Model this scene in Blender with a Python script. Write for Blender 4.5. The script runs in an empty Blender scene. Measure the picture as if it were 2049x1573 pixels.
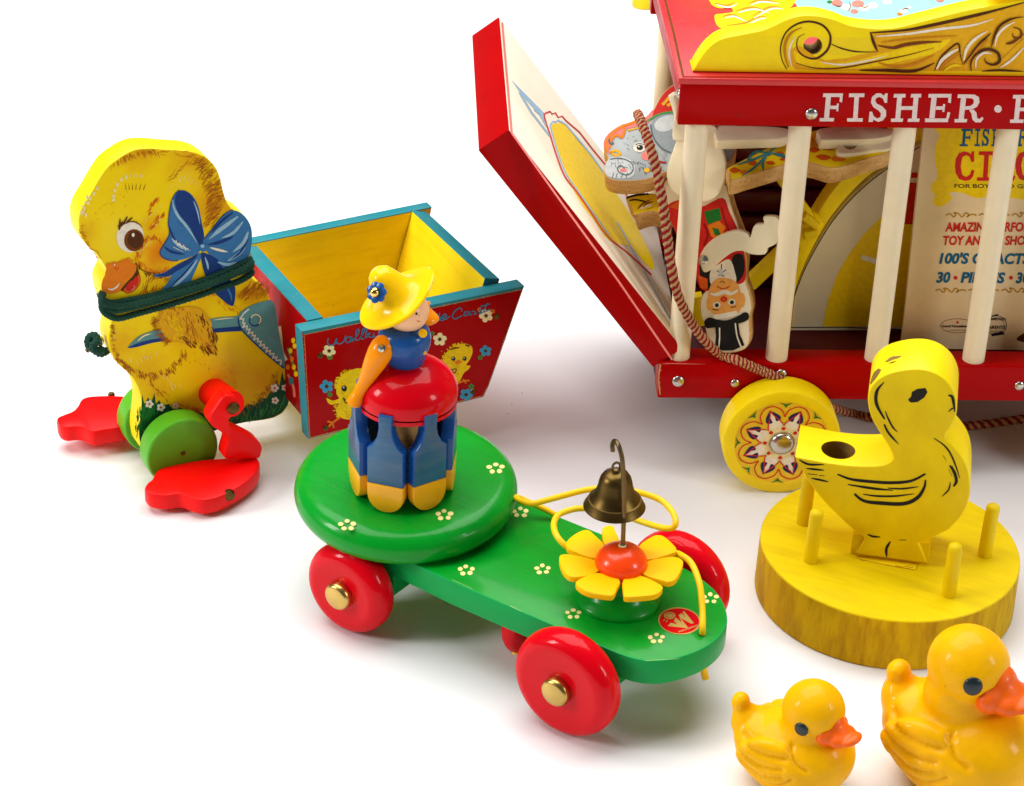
import bpy, bmesh, math, random
import numpy as np
from mathutils import Vector, Matrix
from mathutils.geometry import tessellate_polygon

random.seed(7)
SC = bpy.context.scene
COL = SC.collection
U = 0.01                                   # everything below is measured in centimetres
RAD = math.radians

# ------------------------------------------------------------------ camera
FOCAL, PITCH, ROLL, PW, PH, DIST = 4577.0, RAD(30.38), RAD(2.08), 2049.0, 1573.0, 104.0
fwd = np.array([0, math.cos(PITCH), -math.sin(PITCH)])
up0 = np.array([0, math.sin(PITCH), math.cos(PITCH)])
rt0 = np.array([1.0, 0, 0])
rt = math.cos(ROLL) * rt0 + math.sin(ROLL) * up0
upv = -math.sin(ROLL) * rt0 + math.cos(ROLL) * up0
EYE = -DIST * fwd
cam_d = bpy.data.cameras.new('camera')
cam = bpy.data.objects.new('camera', cam_d)
COL.objects.link(cam)
cam_d.sensor_width = 36.0
cam_d.lens = FOCAL / PW * 36.0
cam_d.clip_start, cam_d.clip_end = 0.02, 60.0
m = Matrix.Identity(4)
for i in range(3):
    m[i][0], m[i][1], m[i][2], m[i][3] = rt[i], upv[i], -fwd[i], EYE[i] * U
cam.matrix_world = m
SC.camera = cam

# ------------------------------------------------------------------ world, lamps, exposure
wd = bpy.data.worlds.new('World')
SC.world = wd
wd.use_nodes = True
bg = wd.node_tree.nodes['Background']
bg.inputs[0].default_value = (1.0, 0.985, 0.97, 1)
bg.inputs[1].default_value = 0.11
SC.view_settings.view_transform = 'Standard'
SC.view_settings.look = 'None'
SC.view_settings.exposure = 0.0
SC.view_settings.gamma = 1.0
SC.view_settings.use_curve_mapping = False

def softbox(name, loc, target, sx, sy, watts, col=(1, 1, 1)):
    d = bpy.data.lights.new(name, 'AREA')
    d.shape = 'RECTANGLE'
    d.size, d.size_y, d.energy, d.color = sx * U, sy * U, watts, col
    o = bpy.data.objects.new(name, d)
    COL.objects.link(o)
    o.location = Vector(loc) * U
    o.rotation_euler = (Vector(target) - Vector(loc)).to_track_quat('-Z', 'Y').to_euler()
    return o
softbox('softbox_top', (-12, 27, 125), (0, 0, 0), 165, 115, 31)
softbox('softbox_side', (-108, -40, 60), (0, -5, 5), 24, 38, 7.5)
softbox('softbox_side', (104, -62, 58), (0, -5, 5), 24, 38, 4.2)

# ------------------------------------------------------------------ projection helpers (trace -> real plane)
def A(*v): return np.array(v, float)
def nrm(v):
    v = np.array(v, float)
    return v / np.linalg.norm(v)
def ray(x, y): return (x - PW / 2) / FOCAL * rt - (y - PH / 2) / FOCAL * upv + fwd
def hit(p, P0, N):
    d = ray(*p)
    return EYE + d * (((np.array(P0, float) - EYE) @ N) / (d @ N))
def onz(p, z): return hit(p, (0, 0, z), A(0, 0, 1))
class Frame:
    def __init__(s, yaw, O):
        a = RAD(yaw)
        s.ex, s.ey, s.ez = A(math.cos(a), math.sin(a), 0), A(-math.sin(a), math.cos(a), 0), A(0, 0, 1)
        s.O = np.array(O, float)
    def w(s, x, y, z): return s.O + s.ex * x + s.ey * y + s.ez * z
    def loc(s, P):
        P = P - s.O
        return A(P @ s.ex, P @ s.ey, P @ s.ez)
    def plane(s, Y): return Plane(s.w(0, Y, 0), -s.ey)
class Plane:
    """a flat face: traced outlines land on it; off lifts a print above it"""
    def __init__(s, P0, N): s.P0, s.N = np.array(P0, float), nrm(N)
    def at(s, p, off=0.0): return hit(p, s.P0 + s.N * off, s.N)
def view(ox, oy, k): return lambda pts: [(ox + x / k, oy + y / k) for x, y in pts]
V1 = view(100, 250, 3.932); V2 = view(100, 620, 3.658); V3 = view(480, 380, 3.025); V4 = view(580, 500, 2.42)
V5 = view(580, 900, 2.2767); V6 = view(930, 0, 3.746); V7 = view(1180, 160, 2.713); V8 = view(1300, 0, 2.7357)
V9 = view(1550, 230, 3.2104); V10 = view(1290, 660, 2.6996); V11 = view(1480, 660, 2.2478); V12 = view(1440, 1230, 3.3645)
V13 = view(1190, 1000, 5.243)

def curve(pts, n=4, closed=False):
    """Catmull-Rom through the points"""
    P = [np.array(p, float) for p in pts]
    m = len(P)
    out = []
    for i in range(m if closed else m - 1):
        if closed: a, b, c, d = P[(i - 1) % m], P[i], P[(i + 1) % m], P[(i + 2) % m]
        else: a, b, c, d = P[max(i - 1, 0)], P[i], P[i + 1], P[min(i + 2, m - 1)]
        for k in range(n):
            t = k / n
            out.append(0.5 * (2 * b + (c - a) * t + (2 * a - 5 * b + 4 * c - d) * t * t + (3 * b - a - 3 * c + d) * t ** 3))
    if not closed: out.append(P[-1])
    return out

# ------------------------------------------------------------------ materials
def S(r, g, b):
    f = lambda c: (c / 255 / 12.92) if c <= 10 else ((c / 255 + 0.055) / 1.055) ** 2.4
    return (f(r), f(g), f(b), 1)
def nodes_of(name):
    mt = bpy.data.materials.new(name)
    mt.use_nodes = True
    nt = mt.node_tree
    return mt, nt, nt.nodes['Principled BSDF']
def node(nt, t, **kw):
    n = nt.nodes.new(t)
    for k, v in kw.items(): setattr(n, k, v)
    return n
def mixc(nt, fac, a, b, mode='MIX'):
    n = node(nt, 'ShaderNodeMix', data_type='RGBA', blend_type=mode)
    for sock, v in ((n.inputs[0], fac), (n.inputs[6], a), (n.inputs[7], b)):
        if hasattr(v, 'links') or isinstance(v, bpy.types.NodeSocket): nt.links.new(v, sock)
        else: sock.default_value = v
    return n.outputs[2]
def noise(nt, scale, detail=3, rough=0.6, stretch=None, turn=None):
    tc = node(nt, 'ShaderNodeTexCoord')
    src = tc.outputs['Object']
    if stretch:
        mp = node(nt, 'ShaderNodeMapping')
        mp.inputs['Scale'].default_value = stretch
        if turn is not None:
            mp.vector_type = 'TEXTURE'
            mp.inputs['Scale'].default_value = tuple(1 / q for q in stretch)
            mp.inputs['Rotation'].default_value = (0, 0, RAD(turn))
        nt.links.new(src, mp.inputs['Vector']); src = mp.outputs[0]
    n = node(nt, 'ShaderNodeTexNoise')
    n.inputs['Scale'].default_value = scale
    n.inputs['Detail'].default_value = detail
    n.inputs['Roughness'].default_value = rough
    nt.links.new(src, n.inputs['Vector'])
    return n.outputs['Fac']
def ramp(nt, fac, a, b):
    n = node(nt, 'ShaderNodeMapRange')
    n.inputs['From Min'].default_value, n.inputs['From Max'].default_value = a, b
    nt.links.new(fac, n.inputs['Value'])
    return n.outputs['Result']
def paint(name, col, rough=0.35, var=0.10, worn=None, wear=0.0, grain=0.0, coat=0.0, spec=0.28, metal=0.0, gdir=(0.25, 0.25, 2.6), turn=None, blobs=(), bump=0.05):
    """enamel on wood: slight tone changes, chips down to `worn`, faint grain; blobs = printed airbrush spots"""
    mt, nt, b = nodes_of(name)
    dark = tuple(c * (1 - var * 2.2) for c in col[:3]) + (1,)
    c = mixc(nt, ramp(nt, noise(nt, 55, 4), 0.35, 0.75), col, dark)
    for cen, rad, bc, k in blobs:
        tc = node(nt, 'ShaderNodeTexCoord')
        vm = node(nt, 'ShaderNodeVectorMath', operation='DISTANCE')
        nt.links.new(tc.outputs['Object'], vm.inputs[0])
        vm.inputs[1].default_value = tuple(np.array(cen) * U)
        add = node(nt, 'ShaderNodeMath', operation='MULTIPLY_ADD')
        nt.links.new(noise(nt, 260, 2), add.inputs[0])
        add.inputs[1].default_value = rad * U * 0.5
        nt.links.new(vm.outputs['Value'], add.inputs[2])
        mr = node(nt, 'ShaderNodeMapRange', interpolation_type='SMOOTHSTEP')
        mr.inputs['From Min'].default_value, mr.inputs['From Max'].default_value = rad * U * 0.25, rad * U * 1.25
        mr.inputs['To Min'].default_value, mr.inputs['To Max'].default_value = k, 0.0
        nt.links.new(add.outputs[0], mr.inputs['Value'])
        c = mixc(nt, mr.outputs[0], c, bc)
    if grain:
        g = ramp(nt, noise(nt, 120, 3, 0.7, stretch=gdir, turn=turn), 0.42, 0.72)
        mu = node(nt, 'ShaderNodeMath', operation='MULTIPLY'); mu.inputs[1].default_value = grain
        nt.links.new(g, mu.inputs[0])
        c = mixc(nt, mu.outputs[0], c, worn or dark)
    if wear:
        w = ramp(nt, noise(nt, 420, 5, 0.72), 0.70 - wear * 0.1, 0.73 - wear * 0.1)
        w2 = ramp(nt, noise(nt, 40, 2), 0.48, 0.62)
        mu = node(nt, 'ShaderNodeMath', operation='MULTIPLY')
        nt.links.new(w, mu.inputs[0]); nt.links.new(w2, mu.inputs[1])
        c = mixc(nt, mu.outputs[0], c, worn or S(150, 120, 70))
    nt.links.new(c, b.inputs['Base Color'])
    r = node(nt, 'ShaderNodeMapRange')
    r.inputs['To Min'].default_value, r.inputs['To Max'].default_value = rough * 0.8, min(1, rough * 1.35)
    nt.links.new(noise(nt, 90, 4), r.inputs['Value'])
    nt.links.new(r.outputs[0], b.inputs['Roughness'])
    b.inputs['Metallic'].default_value = metal
    b.inputs['Specular IOR Level'].default_value = spec
    b.inputs['Coat Weight'].default_value = coat * 0.55
    b.inputs['Coat Roughness'].default_value = 0.09
    if bump:
        bp = node(nt, 'ShaderNodeBump')
        bp.inputs['Strength'].default_value = bump
        bp.inputs['Distance'].default_value = 0.001
        nt.links.new(noise(nt, 240, 4, stretch=gdir, turn=turn) if turn is not None else noise(nt, 300, 4), bp.inputs['Height'])
        nt.links.new(bp.outputs[0], b.inputs['Normal'])
    return mt
def bare_wood(name, a, b2, stretch=(1, 1, 6), rough=0.7):
    mt, nt, b = nodes_of(name)
    c = mixc(nt, ramp(nt, noise(nt, 90, 5, 0.7, stretch=stretch), 0.35, 0.7), a, b2)
    c = mixc(nt, ramp(nt, noise(nt, 900, 2, 0.6, stretch=(1, 1, 0.15)), 0.55, 0.75), c, tuple(x * 0.72 for x in b2[:3]) + (1,))
    nt.links.new(c, b.inputs['Base Color'])
    b.inputs['Roughness'].default_value = rough
    return mt
def ink(name, col, rough=0.5):
    mt, nt, b = nodes_of(name)
    b.inputs['Specular IOR Level'].default_value = 0.15
    c = mixc(nt, ramp(nt, noise(nt, 500, 4), 0.4, 0.8), col, tuple(x * 0.82 for x in col[:3]) + (1,))
    nt.links.new(c, b.inputs['Base Color'])
    b.inputs['Roughness'].default_value = rough
    return mt

YEL = S(255, 218, 0)
M = dict(
    paper=None,
    red=paint('red_enamel', S(176, 0, 3), 0.34, 0.05, S(120, 70, 45), 0.25, coat=0.1, spec=0.05),
    red_gloss=paint('red_gloss_enamel', S(218, 0, 20), 0.34, 0.03, spec=.04, coat=0.5, bump=0.05),
    red_plastic=paint('red_plastic', S(255, 2, 2), 0.38, 0.0, bump=0.0, spec=.2),
    red_roof=paint('red_lithographed_roof', S(206, 14, 24), 0.42, 0.06, S(235, 200, 170), 0.2, spec=0.8),
    yellow=paint('yellow_enamel', S(255, 224, 0), 0.42, 0.06, S(120, 95, 20), 0.3),
    yellow_dark=paint('yellow_worn_paint', S(238, 208, 0), 0.45, 0.04, S(196, 158, 6), 0.15, spec=.2, grain=0.3, gdir=(.3, 2.0, .4), turn=-24, bump=.10),
    base_side=paint('yellow_stained_wood_edge', S(214, 172, 6), 0.6, 0.08, S(158, 108, 12), 0.5, grain=0.8, spec=.1, gdir=(1.6, 1.6, 0.35)),
    yellow_in=paint('yellow_bare_interior', S(255, 220, 10), 0.5, 0.05, S(190, 140, 20), 0.35, grain=0.2),
    orange_yellow=paint('golden_yellow_enamel', S(255, 190, 8), 0.3, 0.06, coat=0.3),
    hat=paint('hat_yellow_enamel', S(255, 202, 8), 0.24, 0.06, coat=0.5, spec=.1),
    petal=paint('petal_yellow', S(255, 194, 0), 0.45, 0.03, spec=.1),
    orange=paint('orange_enamel', S(255, 150, 6), 0.25, 0.07, coat=0.5, spec=.1),
    orange_red=paint('orange_red_enamel', S(255, 72, 10), 0.25, 0.04, coat=0.5),
    teal=paint('teal_paint', S(14, 134, 146), 0.5, 0.10, S(140, 140, 96), 0.6, grain=0.12),
    green=paint('green_gloss_enamel', S(0, 152, 36), 0.27, 0.04, S(0, 128, 30), 0.12, coat=0.3, spec=.15, grain=.35, gdir=(.16, 2.4, 1), turn=-34.2, bump=.10),
    green_lt=paint('green_enamel_edge', S(4, 160, 74), 0.35, 0.06, S(150, 165, 100), 0.22, spec=.15, gdir=(.16, 2.4, 2), turn=-34.2, bump=.12),
    green_wheel=paint('leaf_green_paint', S(92, 180, 28), 0.38, 0.05, S(60, 90, 30), 0.15, coat=0.1),
    blue=paint('blue_enamel', S(28, 84, 156), 0.25, 0.06, coat=0.45, spec=.15),
    blue_leg=paint('steel_blue_leg_paint', S(50, 98, 136), 0.3, 0.12, S(110, 120, 120), 0.2, grain=0.3, coat=0.25),
    leg_gold=paint('leg_gold_paint', S(252, 178, 20), 0.3, 0.07, S(200, 120, 30), 0.1, grain=0.15, coat=0.3),
    skin=paint('skin_tone_enamel', S(252, 196, 150), 0.3, 0.02, coat=0.4),
    cream=paint('cream_dowel_paint', S(246, 230, 196), 0.42, 0.05, S(190, 170, 130), 0.15),
    cream_plastic=paint('cream_plastic', S(246, 232, 195), 0.35, 0.03, bump=0.0),
    brass=paint('aged_brass', S(206, 172, 96), 0.28, 0.16, S(90, 70, 30), 0.5, metal=1.0),
    bell=paint('dark_bronze', S(104, 82, 42), 0.36, 0.2, S(70, 60, 30), 0.5, metal=1.0),
    gold=paint('polished_brass', S(235, 200, 110), 0.12, 0.05, metal=1.0),
    wire=paint('brown_steel_wire', S(112, 92, 62), 0.35, 0.15, metal=1.0),
    steel=paint('nickel_steel', S(205, 200, 190), 0.22, 0.1, metal=1.0),
    cord_green=paint('dark_green_cord', S(28, 74, 58), 0.9, 0.2, bump=0.6),
    cord_red=paint('red_cotton_strand', S(150, 16, 26), 0.85, 0.15, bump=0.6),
    cord_cream=paint('cream_cotton_strand', S(196, 158, 108), 0.85, 0.15, bump=0.6),
    cord_yellow=paint('yellow_elastic_cord', S(255, 205, 12), 0.4, 0.04),
    rubber=paint('duck_rubber_paint', S(253, 186, 0), 0.42, 0.10, S(190, 126, 0), 0.45, coat=0.25, bump=0.22, spec=.08),
    beak=paint('duck_beak_paint', S(248, 100, 4), 0.42, 0.10, S(255, 160, 60), 0.3, coat=0.2, bump=0.15),
    eye=paint('black_gloss', S(30, 42, 46), 0.3, 0.1, coat=0.4),
    wood=bare_wood('pale_plywood_edge', S(222, 180, 112), S(190, 140, 76)),
    wood_in=bare_wood('brown_hole_wood', S(150, 112, 40), S(110, 80, 30)),
    maroon=paint('maroon_plastic', S(84, 12, 22), 0.3, 0.1, coat=0.2),
    darkred=paint('shaded_red_board', S(78, 6, 12), 0.5, 0.1),  # inside boards: the wagon's interior shade is put into this darker red
    # inks of the printed papers
    i_black=ink('black_ink', S(32, 30, 28)), i_brown=ink('brown_ink', S(120, 62, 14)), i_fur=ink('fur_ink', S(176, 92, 16)), i_dbrown=ink('dark_brown_ink', S(86, 44, 12)),
    i_ochre=ink('ochre_ink', S(206, 132, 10)), i_lochre=ink('light_ochre_ink', S(236, 176, 20)), i_white=ink('white_ink', S(246, 236, 214)),
    i_pwhite=ink('pinkish_white_ink', S(236, 214, 210)), i_cream=ink('cream_ink', S(250, 236, 176)), i_dot=ink('pale_yellow_dot_ink', S(248, 232, 150)),
    i_orange=ink('orange_ink', S(238, 128, 20)), i_dorange=ink('deep_orange_ink', S(222, 92, 18)), i_red=ink('red_ink', S(214, 40, 30)),
    i_dred=ink('dark_red_ink', S(160, 20, 20)), i_blue=ink('blue_ink', S(62, 122, 178)), i_dblue=ink('dark_blue_ink', S(28, 62, 128)),
    i_lblue=ink('pale_blue_ink', S(158, 196, 222)), i_navy=ink('navy_ink', S(38, 44, 92)), i_teal=ink('teal_ink', S(62, 140, 146)),
    i_script=ink('script_blue_ink', S(40, 128, 168)), i_sky=ink('sky_blue_ink', S(60, 160, 200)), i_green=ink('grass_green_ink', S(34, 122, 44)), i_dgreen=ink('dark_green_ink', S(22, 84, 52)),
    i_yel=ink('yellow_ink', S(252, 216, 8)), i_pink=ink('pink_ink', S(238, 130, 120)), i_grey=ink('grey_ink', S(150, 158, 160)),
    i_lgrey=ink('light_grey_ink', S(205, 210, 206)), i_dgrey=ink('slate_ink', S(92, 104, 108)), i_face=ink('flesh_ink', S(246, 172, 84)),
    i_gold=ink('gold_foil', S(206, 172, 90), 0.3), i_bluet=ink('letter_blue_ink', S(14, 100, 138)), i_apron=ink('apron_teal_ink', S(96, 152, 150)),
    i_mustard=ink('mustard_ink', S(190, 138, 20)), i_skyp=ink('roof_sky_print', S(156, 214, 226)), i_sage=ink('sage_ink', S(70, 150, 70)),
    leaflet=paint('aged_cream_paper', S(250, 226, 178), 0.7, 0.07, S(205, 170, 120), 0.2),
    door_print=paint('cream_printed_board', S(252, 238, 214), 0.5, 0.03),
    wheel_face=paint('wheel_printed_face', S(250, 210, 40), 0.4, 0.05),
    drum_face=paint('cream_board', S(236, 226, 190), 0.5, 0.03),
    elephant_face=paint('elephant_printed_face', S(178, 184, 182), 0.5, 0.12),
)
# ------------------------------------------------------------------ mesh builder
class MB:
    def __init__(s, *mats):
        s.v, s.f, s.mi, s.sharp = [], [], [], []
        s.mats = list(mats)
        s.L = 0
    def mat(s, k):
        if k not in s.mats: s.mats.append(k)
        return s.mats.index(k)
    def add(s, verts, faces, mk):
        o = len(s.v)
        s.v += [np.array(p, float) for p in verts]
        i = s.mat(mk)
        for f in faces:
            s.f.append([o + k for k in f]); s.mi.append(i)
    def box(s, F, x, y, z, mk, b=0.06):
        (x0, x1), (y0, y1), (z0, z1) = x, y, z
        bm = bmesh.new()
        vs = [bm.verts.new(F.w(a, c, d)) for a in (x0, x1) for c in (y0, y1) for d in (z0, z1)]
        for q in ((0, 1, 3, 2), (4, 6, 7, 5), (0, 4, 5, 1), (2, 3, 7, 6), (0, 2, 6, 4), (1, 5, 7, 3)): bm.faces.new([vs[i] for i in q])
        bmesh.ops.recalc_face_normals(bm, faces=bm.faces)
        if b: bmesh.ops.bevel(bm, geom=list(bm.edges), offset=b, segments=2, affect='EDGES', profile=0.5)
        s.take(bm, mk)
    def take(s, bm, mk, M4=None):
        bm.verts.index_update()
        s.add([v.co if M4 is None else M4 @ v.co for v in bm.verts], [[v.index for v in f.verts] for f in bm.faces], mk)
        bm.free()
    def prism(s, pts, N, t, mf, ms, b=0.05, holes=(), mb=None, mh=None):
        """plate: outline pts lie on the front plane, N points to the viewer, t is the thickness"""
        N = nrm(N)
        pts = [np.array(p, float) for p in pts]
        nrmv = sum((np.cross(pts[i] - pts[0], pts[(i + 1) % len(pts)] - pts[0]) for i in range(len(pts))), A(0, 0, 0))
        if nrmv @ N < 0: pts = pts[::-1]
        n = len(pts)
        inw = []
        for i in range(n):
            e = nrm(pts[(i + 1) % n] - pts[i - 1])
            inw.append(np.cross(N, e))
        rings = []
        if b:
            for k in (0, 45, 90):
                a = RAD(k); rings.append([p + w * b * (1 - math.sin(a)) - N * b * (1 - math.cos(a)) for p, w in zip(pts, inw)])
            for k in (90, 45, 0):
                a = RAD(k); rings.append([p + w * b * (1 - math.sin(a)) - N * (t - b * (1 - math.cos(a))) for p, w in zip(pts, inw)])
        else:
            rings = [pts, [p - N * t for p in pts]]
        V = [p for r in rings for p in r]
        Fs = []
        for k in range(len(rings) - 1):
            for i in range(n):
                j = (i + 1) % n
                Fs.append([k * n + j, k * n + i, (k + 1) * n + i, (k + 1) * n + j])
        s.add(V, Fs, ms)
        if holes:
            hs = [[np.array(q, float) for q in h] for h in holes]
            for base, flip in ((rings[0], False), (rings[-1], True)):
                hh = [[q - (N * t if flip else 0) for q in h] for h in hs]
                tris = tessellate_polygon([[Vector(q) for q in base]] + [[Vector(q) for q in h] for h in hh])
                allv = base + [q for h in hh for q in h]
                fc = []
                for tr in tris:
                    a, c, d = (allv[i] for i in tr)
                    nn = np.cross(c - a, d - a) @ N
                    fc.append(list(tr) if (nn > 0) != flip else list(tr)[::-1])
                s.add(allv, fc, (mb or ms) if flip else mf)
            for h in hs:
                k = len(h)
                s.add(h + [q - N * t for q in h], [[i, (i + 1) % k, k + (i + 1) % k, k + i] for i in range(k)], mh or ms)
        else:
            s.add(rings[0], [list(range(n))], mf)
            s.add(rings[-1], [list(range(n))[::-1]], mb or ms)
    def lathe(s, O, axis, prof, mk, n=40, mks=None, caps=True):
        """prof: (radius, height) pairs along axis from O"""
        ax = nrm(axis)
        t = A(1, 0, 0) if abs(ax[0]) < 0.9 else A(0, 1, 0)
        e1 = nrm(np.cross(ax, t)); e2 = np.cross(ax, e1)
        O = np.array(O, float)
        k = len(prof)
        V = [O + ax * h + (e1 * math.cos(2 * math.pi * i / n) + e2 * math.sin(2 * math.pi * i / n)) * max(r, 1e-4) for r, h in prof for i in range(n)]
        for j in range(k - 1):
            base = len(s.v)
            ring = V[j * n:(j + 2) * n]
            s.add(ring, [[i, (i + 1) % n, n + (i + 1) % n, n + i] for i in range(n)], mks[j] if mks else mk)
        if caps:
            s.add(V[:n], [list(range(n))[::-1]], mks[0] if mks else mk)
            s.add(V[-n:], [list(range(n))], mks[-1] if mks else mk)
    def tube(s, pts, r, mk, n=10, closed=False):
        P = [np.array(p, float) for p in pts]
        m = len(P)
        rr = r if hasattr(r, '__len__') else [r] * m
        V = []
        prev = None
        for i in range(m):
            d = nrm(P[(i + 1) % m] - P[i - 1]) if closed else nrm(P[min(i + 1, m - 1)] - P[max(i - 1, 0)])
            if prev is None:
                a = A(0, 0, 1) if abs(d[2]) < 0.9 else A(1, 0, 0)
                prev = nrm(np.cross(d, a))
            prev = nrm(prev - d * (prev @ d))
            e2 = np.cross(d, prev)
            V += [P[i] + (prev * math.cos(2 * math.pi * k / n) + e2 * math.sin(2 * math.pi * k / n)) * rr[i] for k in range(n)]
        F = []
        for i in range(m if closed else m - 1):
            for k in range(n):
                a, b2 = i * n, ((i + 1) % m) * n
                F.append([a + k, a + (k + 1) % n, b2 + (k + 1) % n, b2 + k])
        if not closed: F += [list(range(n))[::-1], [(m - 1) * n + k for k in range(n)]]
        s.add(V, F, mk)
    def rope(s, pts, R, mks, turns, n=8, twist0=0.0):
        """strands twisted round a path; one material per strand"""
        P = [np.array(p, float) for p in pts]
        m = len(P); prev = None; fr = []
        for i in range(m):
            d = nrm(P[min(i + 1, m - 1)] - P[max(i - 1, 0)])
            if prev is None:
                a = A(0, 0, 1) if abs(d[2]) < 0.9 else A(1, 0, 0)
                prev = nrm(np.cross(d, a))
            prev = nrm(prev - d * (prev @ d)); fr.append((prev, np.cross(d, prev)))
        k = len(mks)
        for j, mk in enumerate(mks):
            pp = []
            for i in range(m):
                a = 2 * math.pi * (turns * i / (m - 1) + j / k) + twist0
                pp.append(P[i] + (fr[i][0] * math.cos(a) + fr[i][1] * math.sin(a)) * R * 0.52)
            s.tube(pp, R * 0.56, mk, n)
    def ball(s, c, r, mk, sub=3, scale=(1, 1, 1)):
        bm = bmesh.new()
        bmesh.ops.create_icosphere(bm, subdivisions=sub, radius=1)
        for v in bm.verts: v.co = Vector([c[i] + v.co[i] * r * scale[i] for i in range(3)])
        s.take(bm, mk)
    def minus(s, cutter):
        """this solid with the cutter bored out of it"""
        a, c = s.build('solid', base=(0, 0, 0)), cutter.build('bore', base=(0, 0, 0))
        md = a.modifiers.new('bore', 'BOOLEAN'); md.operation = 'DIFFERENCE'; md.object = c; md.solver = 'EXACT'
        md.material_mode = 'TRANSFER'
        bpy.context.view_layer.update()
        e = bpy.data.meshes.new_from_object(a.evaluated_get(bpy.context.evaluated_depsgraph_get()))
        r = MB()
        names = [mt_.name for mt_ in e.materials]
        keys = {M[k].name: k for k in s.mats + cutter.mats}
        V = [np.array(tuple(v.co)) / U for v in e.vertices]
        for pg in e.polygons: r.f.append(list(pg.vertices)); r.mi.append(r.mat(keys[names[pg.material_index]]))
        r.v = V
        for o in (a, c): bpy.data.objects.remove(o)
        bpy.data.meshes.remove(e)
        return r
    # ---- printing on a flat face
    def pen(s, plane, L=1):
        s.pl, s.L = plane, L
        return s
    def _off(s): return 0.006 + 0.005 * s.L + random.random() * 0.0022
    def fill(s, px, mk, n=4, smooth=True, L=None):
        if L is not None: s.L = L
        o = s._off()
        q = curve(px, n, True) if smooth else px
        V = [s.pl.at(p, o) for p in q]
        nn = sum((np.cross(V[i] - V[0], V[(i + 1) % len(V)] - V[0]) for i in range(len(V))), A(0, 0, 0))
        idx = list(range(len(V)))
        s.add(V, [idx if nn @ s.pl.N > 0 else idx[::-1]], mk)
    def dot(s, c, rx, ry, mk, L=None, n=18):
        s.fill([(c[0] + rx * math.cos(2 * math.pi * i / n), c[1] + ry * math.sin(2 * math.pi * i / n)) for i in range(n)], mk, smooth=False, L=L)
    def line(s, px, w, mk, L=None, taper=(1, 1), n=5, smooth=True):
        """ink stroke of width w (photo pixels)"""
        if L is not None: s.L = L
        o = s._off()
        q = curve(px, n) if smooth and len(px) > 2 else [np.array(p, float) for p in px]
        m = len(q)
        Lp, Rp = [], []
        for i in range(m):
            d = nrm(q[min(i + 1, m - 1)] - q[max(i - 1, 0)])
            nn = A(-d[1], d[0])
            t = i / (m - 1)
            k = w / 2 * (min(1, taper[0] + (1 - taper[0]) * t * 3) if t < 0.5 else min(1, taper[1] + (1 - taper[1]) * (1 - t) * 3))
            k = max(k, 0.06 * w)
            Lp.append(q[i] + nn * k); Rp.append(q[i] - nn * k)
        V = [s.pl.at(p, o) for p in Lp + Rp]
        for i in range(m - 1):
            f = [i, i + 1, m + i + 1, m + i]
            nv = np.cross(V[f[1]] - V[f[0]], V[f[2]] - V[f[0]])
            f = f if nv @ s.pl.N > 0 else f[::-1]
            s.add([V[k] for k in f], [[0, 1, 2, 3]], mk)
    def fur(s, path, ang, length, count, mk, w=2.2, spread=25, band=6, L=None):
        """short tapering hair strokes scattered along a path; ang = direction in degrees (photo), or 'n' for across the path"""
        if L is not None: s.L = L
        q = curve(path, 8)
        for _ in range(count):
            i = random.randrange(len(q) - 1)
            p = q[i] + np.array([random.uniform(-band, band), random.uniform(-band, band)])
            if ang in ('l', 'r'):
                d = q[i + 1] - q[i]
                a = math.degrees(math.atan2(d[1], d[0])) + (90 if ang == 'r' else -90)
            else: a = ang
            a = RAD(a + random.uniform(-spread, spread))
            ln = length * random.uniform(0.6, 1.25)
            b = p + np.array([math.cos(a), math.sin(a)]) * ln
            mid = (p + b) / 2 + np.array([-math.sin(a), math.cos(a)]) * ln * random.uniform(-.12, .12)
            s.line([p, mid, b], w * random.uniform(0.7, 1.2), mk, taper=(0.5, 0.05), n=2)
    def chips(s, path, n, mk, spread=1.2, size=1.3, L=3):
        """small flakes of paint missing along a worn edge"""
        q = curve(path, 10) if len(path) > 2 else [np.array(path[0], float) + (np.array(path[1], float) - np.array(path[0], float)) * t for t in np.linspace(0, 1, 40)]
        for _ in range(n):
            p = random.choice(q) + np.array([random.uniform(-spread, spread), random.uniform(-spread, spread)])
            r = size * random.uniform(.25, 1.0) ** 1.5
            k = random.randint(5, 7); e = random.uniform(.5, 1)
            s.fill([(p[0] + r * random.uniform(.6, 1.3) * math.cos(2 * math.pi * i / k), p[1] + r * e * random.uniform(.6, 1.3) * math.sin(2 * math.pi * i / k)) for i in range(k)], mk, smooth=False, L=L + random.random())
    def text(s, txt, px0, px1, h, mk, bold=0.0, shear=0.0, L=None, squeeze=None, lean=0.0):
        """lettering between two photo points on the pen's plane; h = capital height in photo pixels"""
        if L is not None: s.L = L
        cu = bpy.data.curves.new('lettering', 'FONT')
        cu.body, cu.size, cu.offset, cu.shear, cu.resolution_u = txt, 1.0, bold, shear, 3
        ob = bpy.data.objects.new('lettering', cu)
        COL.objects.link(ob)
        bpy.context.view_layer.update()
        me = bpy.data.meshes.new_from_object(ob.evaluated_get(bpy.context.evaluated_depsgraph_get()))
        vs = [tuple(v.co) for v in me.vertices]; fs = [list(p.vertices) for p in me.polygons]
        bpy.data.objects.remove(ob); bpy.data.curves.remove(cu); bpy.data.meshes.remove(me)
        if not vs: return
        x0, x1 = min(v[0] for v in vs), max(v[0] for v in vs)
        p0, p1 = np.array(px0, float), np.array(px1, float)
        d = p1 - p0
        upx = A(lean * h, -h) / 0.70
        o = s._off()
        V = [s.pl.at(p0 + d * (v[0] - x0) / (x1 - x0) + upx * v[1], o) for v in vs]
        out = []
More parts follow.
